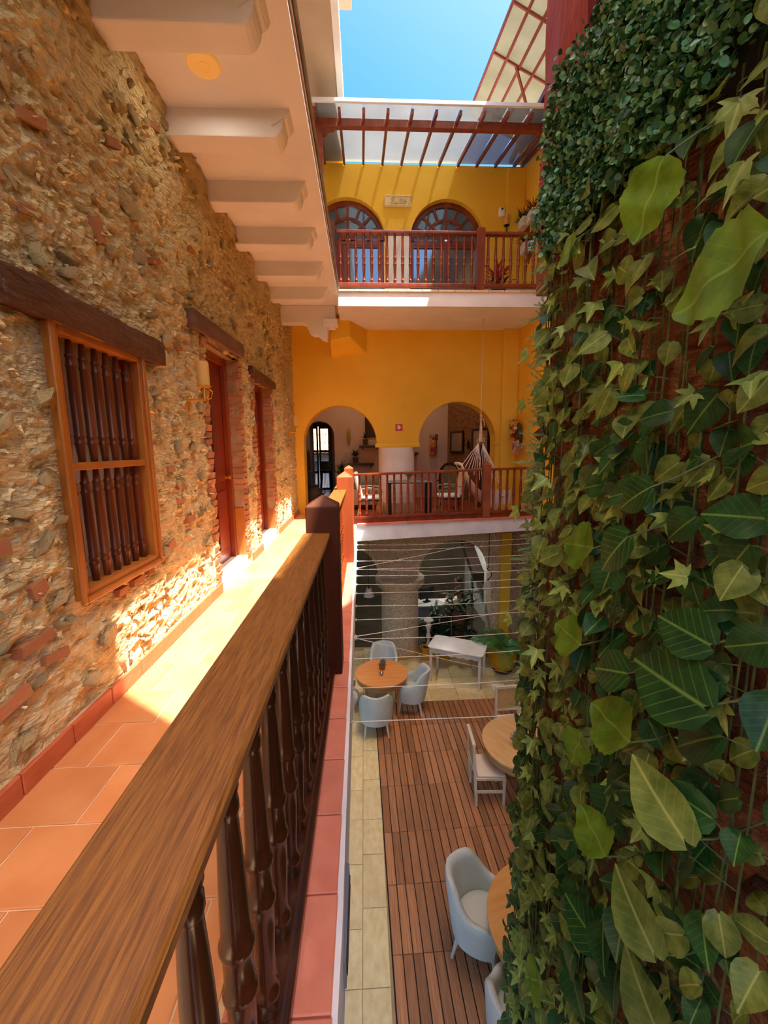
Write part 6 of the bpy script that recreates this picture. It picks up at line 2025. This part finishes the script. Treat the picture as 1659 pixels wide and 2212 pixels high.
for i, (y, z) in enumerate(((2.30, 2.12), (2.33, 1.42), (2.36, .9), (2.34, .2))):
    t = thing('fern_sprig', 'single fern sprig reaching out from the far pier edge, %s from the top' % ordw[i], 'fern sprig', (PX - .04, 2.10, z), 0, 'fern sprigs reaching over the court')
    MB().tube([(0, 0, 0), (-.02, .03, .0)], .0025, 4).build('stem', vine_m, t)
    link('sprig', fsm, t, (-.02, .03, 0), orient((-.35, .8, .1 - .15 * i), (-.6, -.5, .8)), .16)
    link('sprig', fsm, t, (-.01, .01, -.02), orient((-.5, .5, -.5), (-.6, -.5, .8)), .12)
# large leaves
sm_b, sm_d = serrated(bright_m, 'leaf', .47), heart(darkbig_m, 'leaf', .42, .12, .18)
sm_p = heart(pothos_m, 'leaf', .36, .2, .2)
BIG = [(1.06, 1.905, .27, 'b', (-.2, .9, -.35), 'huge bright green serrated leaf high on the near ivy wall'), (1.34, 2.22, .22, 'b', (-.2, .35, -.9), 'long folded green leaf hanging just below the boxwood mat'), (1.86, 2.30, .15, 'b', (-.2, .9, -.3), 'round bright leaf under the lower corner of the boxwood mat'),
       (1.62, 1.10, .20, 'b', (-.2, 1, -.1), 'broad bright yellow green leaf in the middle of the ivy wall'), (1.39, 1.12, .19, 'd', (-.2, .6, -.75), 'dark striped leaf beside the broad bright leaf'), (1.66, .70, .19, 'b', (-.2, .9, .1), 'bright serrated leaf below the middle of the ivy wall'),
       (1.36, .70, .18, 'd', (-.2, .8, -.3), 'blackish green leaf right of the bright serrated leaf'), (1.10, .82, .26, 'd', (-.2, .9, .05), 'large dark leaf low on the near ivy wall'), (1.33, .52, .21, 'b', (-.2, 1, .1), 'wide bright leaf with a notched edge in the lower ivy'),
       (1.08, .45, .23, 'p', (-.2, .6, .4), 'long olive pothos leaf with clear side veins in the lower ivy'), (1.53, .25, .16, 'b', (-.3, .1, -1), 'folded lime green leaf hanging straight down in the lower ivy'), (1.38, .02, .18, 'b', (-.2, .8, .4), 'bright leaf cluster piece near the lower middle ivy'),
       (1.13, -.02, .22, 'p', (-.2, .7, .5), 'olive leaf slanting up in the lower right ivy'), (1.05, -.25, .22, 'p', (-.2, .6, .55), 'lowest olive leaf slanting up in the ivy corner'),
       (1.30, 1.33, .15, 'd', (-.2, .8, -.5), 'dark ribbed leaf behind the pale strands at mid height'), (1.05, 1.0, .17, 'd', (-.2, .8, .1), 'dark leaf cut by the right picture edge at mid height'), (1.80, -1.35, .2, 'b', (-.3, .6, -.7), 'bright ragged leaf at the foot of the visible pier'), (1.42, -.45, .2, 'd', (-.3, .8, .1), 'dark curled leaf low beside the pale hanging stalks')]
for (y, z, s, kd, dr_, lab) in BIG:
    x = PX - R.uniform(.17, .21)
    q_ = (x / .86) if True else 1
    y, z, s = y * q_, 1.5 + (z - 1.5) * q_, s * q_
    d = Vector(dr_).normalized()
    t = thing('large_leaf', lab, 'large leaf', (x, y, z))
    base = -d * s * .5
    MB().tube([base, base + Vector((.05, -.03, .03)), base + Vector((.17, -.05, .10))], .003, 5).build('stem', vine_m, t)
    nm = Vector((-1.0, R.uniform(-.5, -.2), R.uniform(.2, .6)))
    link('leaf', {'b': sm_b, 'd': sm_d, 'p': sm_p}[kd], t, base, orient(d, nm), s)
# boxwood mat: thousands of small round leaves nobody could count
rng = np.random.default_rng(4)
poly = [(1.66, 3.30), (1.74, 3.02), (2.0, 3.02), (2.15, 2.92), (2.21, 2.72), (2.24, 2.46), (2.05, 2.34), (1.80, 2.36), (1.62, 2.38), (1.40, 2.36), (1.25, 2.33), (1.10, 2.36), (1.0, 2.45), (.85, 2.6), (.8, 3.3)]
poly = [(ym(a) if a > 1 else a, b) for a, b in poly]
def inside(y, z):
    c = False
    j = len(poly) - 1
    for i in range(len(poly)):
        (yi, zi), (yj, zj) = poly[i], poly[j]
        if (zi > z) != (zj > z) and y < (yj - yi) * (z - zi) / (zj - zi) + yi:
            c = not c
        j = i
    return c
lv = [(0, 0, 0), (.36, .25, .10), (.46, .55, .14), (.30, .86, .10), (0, 1.0, .02), (-.30, .86, .10), (-.46, .55, .14), (-.36, .25, .10), (0, .5, -.03)]
lf_ = [(8, i, (i + 1) % 8) for i in range(8)]
V, Fc = [], []
cnt = 0
while cnt < 15000:
    y, z = rng.uniform(.8, 2.26), rng.uniform(2.3, 3.32)
    yj, zj = y + rng.normal(0, .02), z + rng.normal(0, .02)
    if not inside(yj, zj):
        continue
    dep = rng.uniform(0, 1) ** .6
    edge = .05 + .10 * (0.5 + .5 * mn.noise((y * 5, z * 5, 2)))
    x = PX - .03 - edge * dep
    a = Vector((-.6 + rng.normal(0, .5), rng.normal(0, .8) + .1, rng.normal(-.15, .8)))
    n_ = Vector((-1 + rng.normal(0, .5), rng.normal(-.3, .6), rng.normal(.5, .6)))
    m3 = orient(a, n_)
    s = rng.uniform(.015, .027)
    o_ = len(V)
    for q in lv:
        w_ = m3 @ (Vector(q) * s)
        V.append((x + w_.x, y + w_.y, z + w_.z))
    Fc += [(a_ + o_, b_ + o_, c_ + o_) for a_, b_, c_ in lf_]
    cnt += 1
bxm = bpy.data.materials.new('boxwood_leaf')
bxm.use_nodes = True
nt = bxm.node_tree
p = nt.nodes['Principled BSDF']
ge = nt.nodes.new('ShaderNodeNewGeometry')
rp = nt.nodes.new('ShaderNodeValToRGB')
els = rp.color_ramp.elements
els[0].color = L((40, 76, 48)); els[1].color = L((136, 186, 146)); els[1].position = 1.0
for q, c in ((.25, (44, 88, 52)), (.5, (66, 112, 58)), (.7, (92, 128, 70)), (.88, (70, 132, 96))):
    e = els.new(q); e.color = L(c)
nt.links.new(ge.outputs['Random Per Island'], rp.inputs[0])
nt.links.new(rp.outputs[0], p.inputs['Base Color'])
p.inputs['Roughness'].default_value = .4
me = bpy.data.meshes.new('boxwood_mat')
me.from_pydata(V, [], Fc)
me.materials.append(bxm)
for q in me.polygons:
    q.use_smooth = True
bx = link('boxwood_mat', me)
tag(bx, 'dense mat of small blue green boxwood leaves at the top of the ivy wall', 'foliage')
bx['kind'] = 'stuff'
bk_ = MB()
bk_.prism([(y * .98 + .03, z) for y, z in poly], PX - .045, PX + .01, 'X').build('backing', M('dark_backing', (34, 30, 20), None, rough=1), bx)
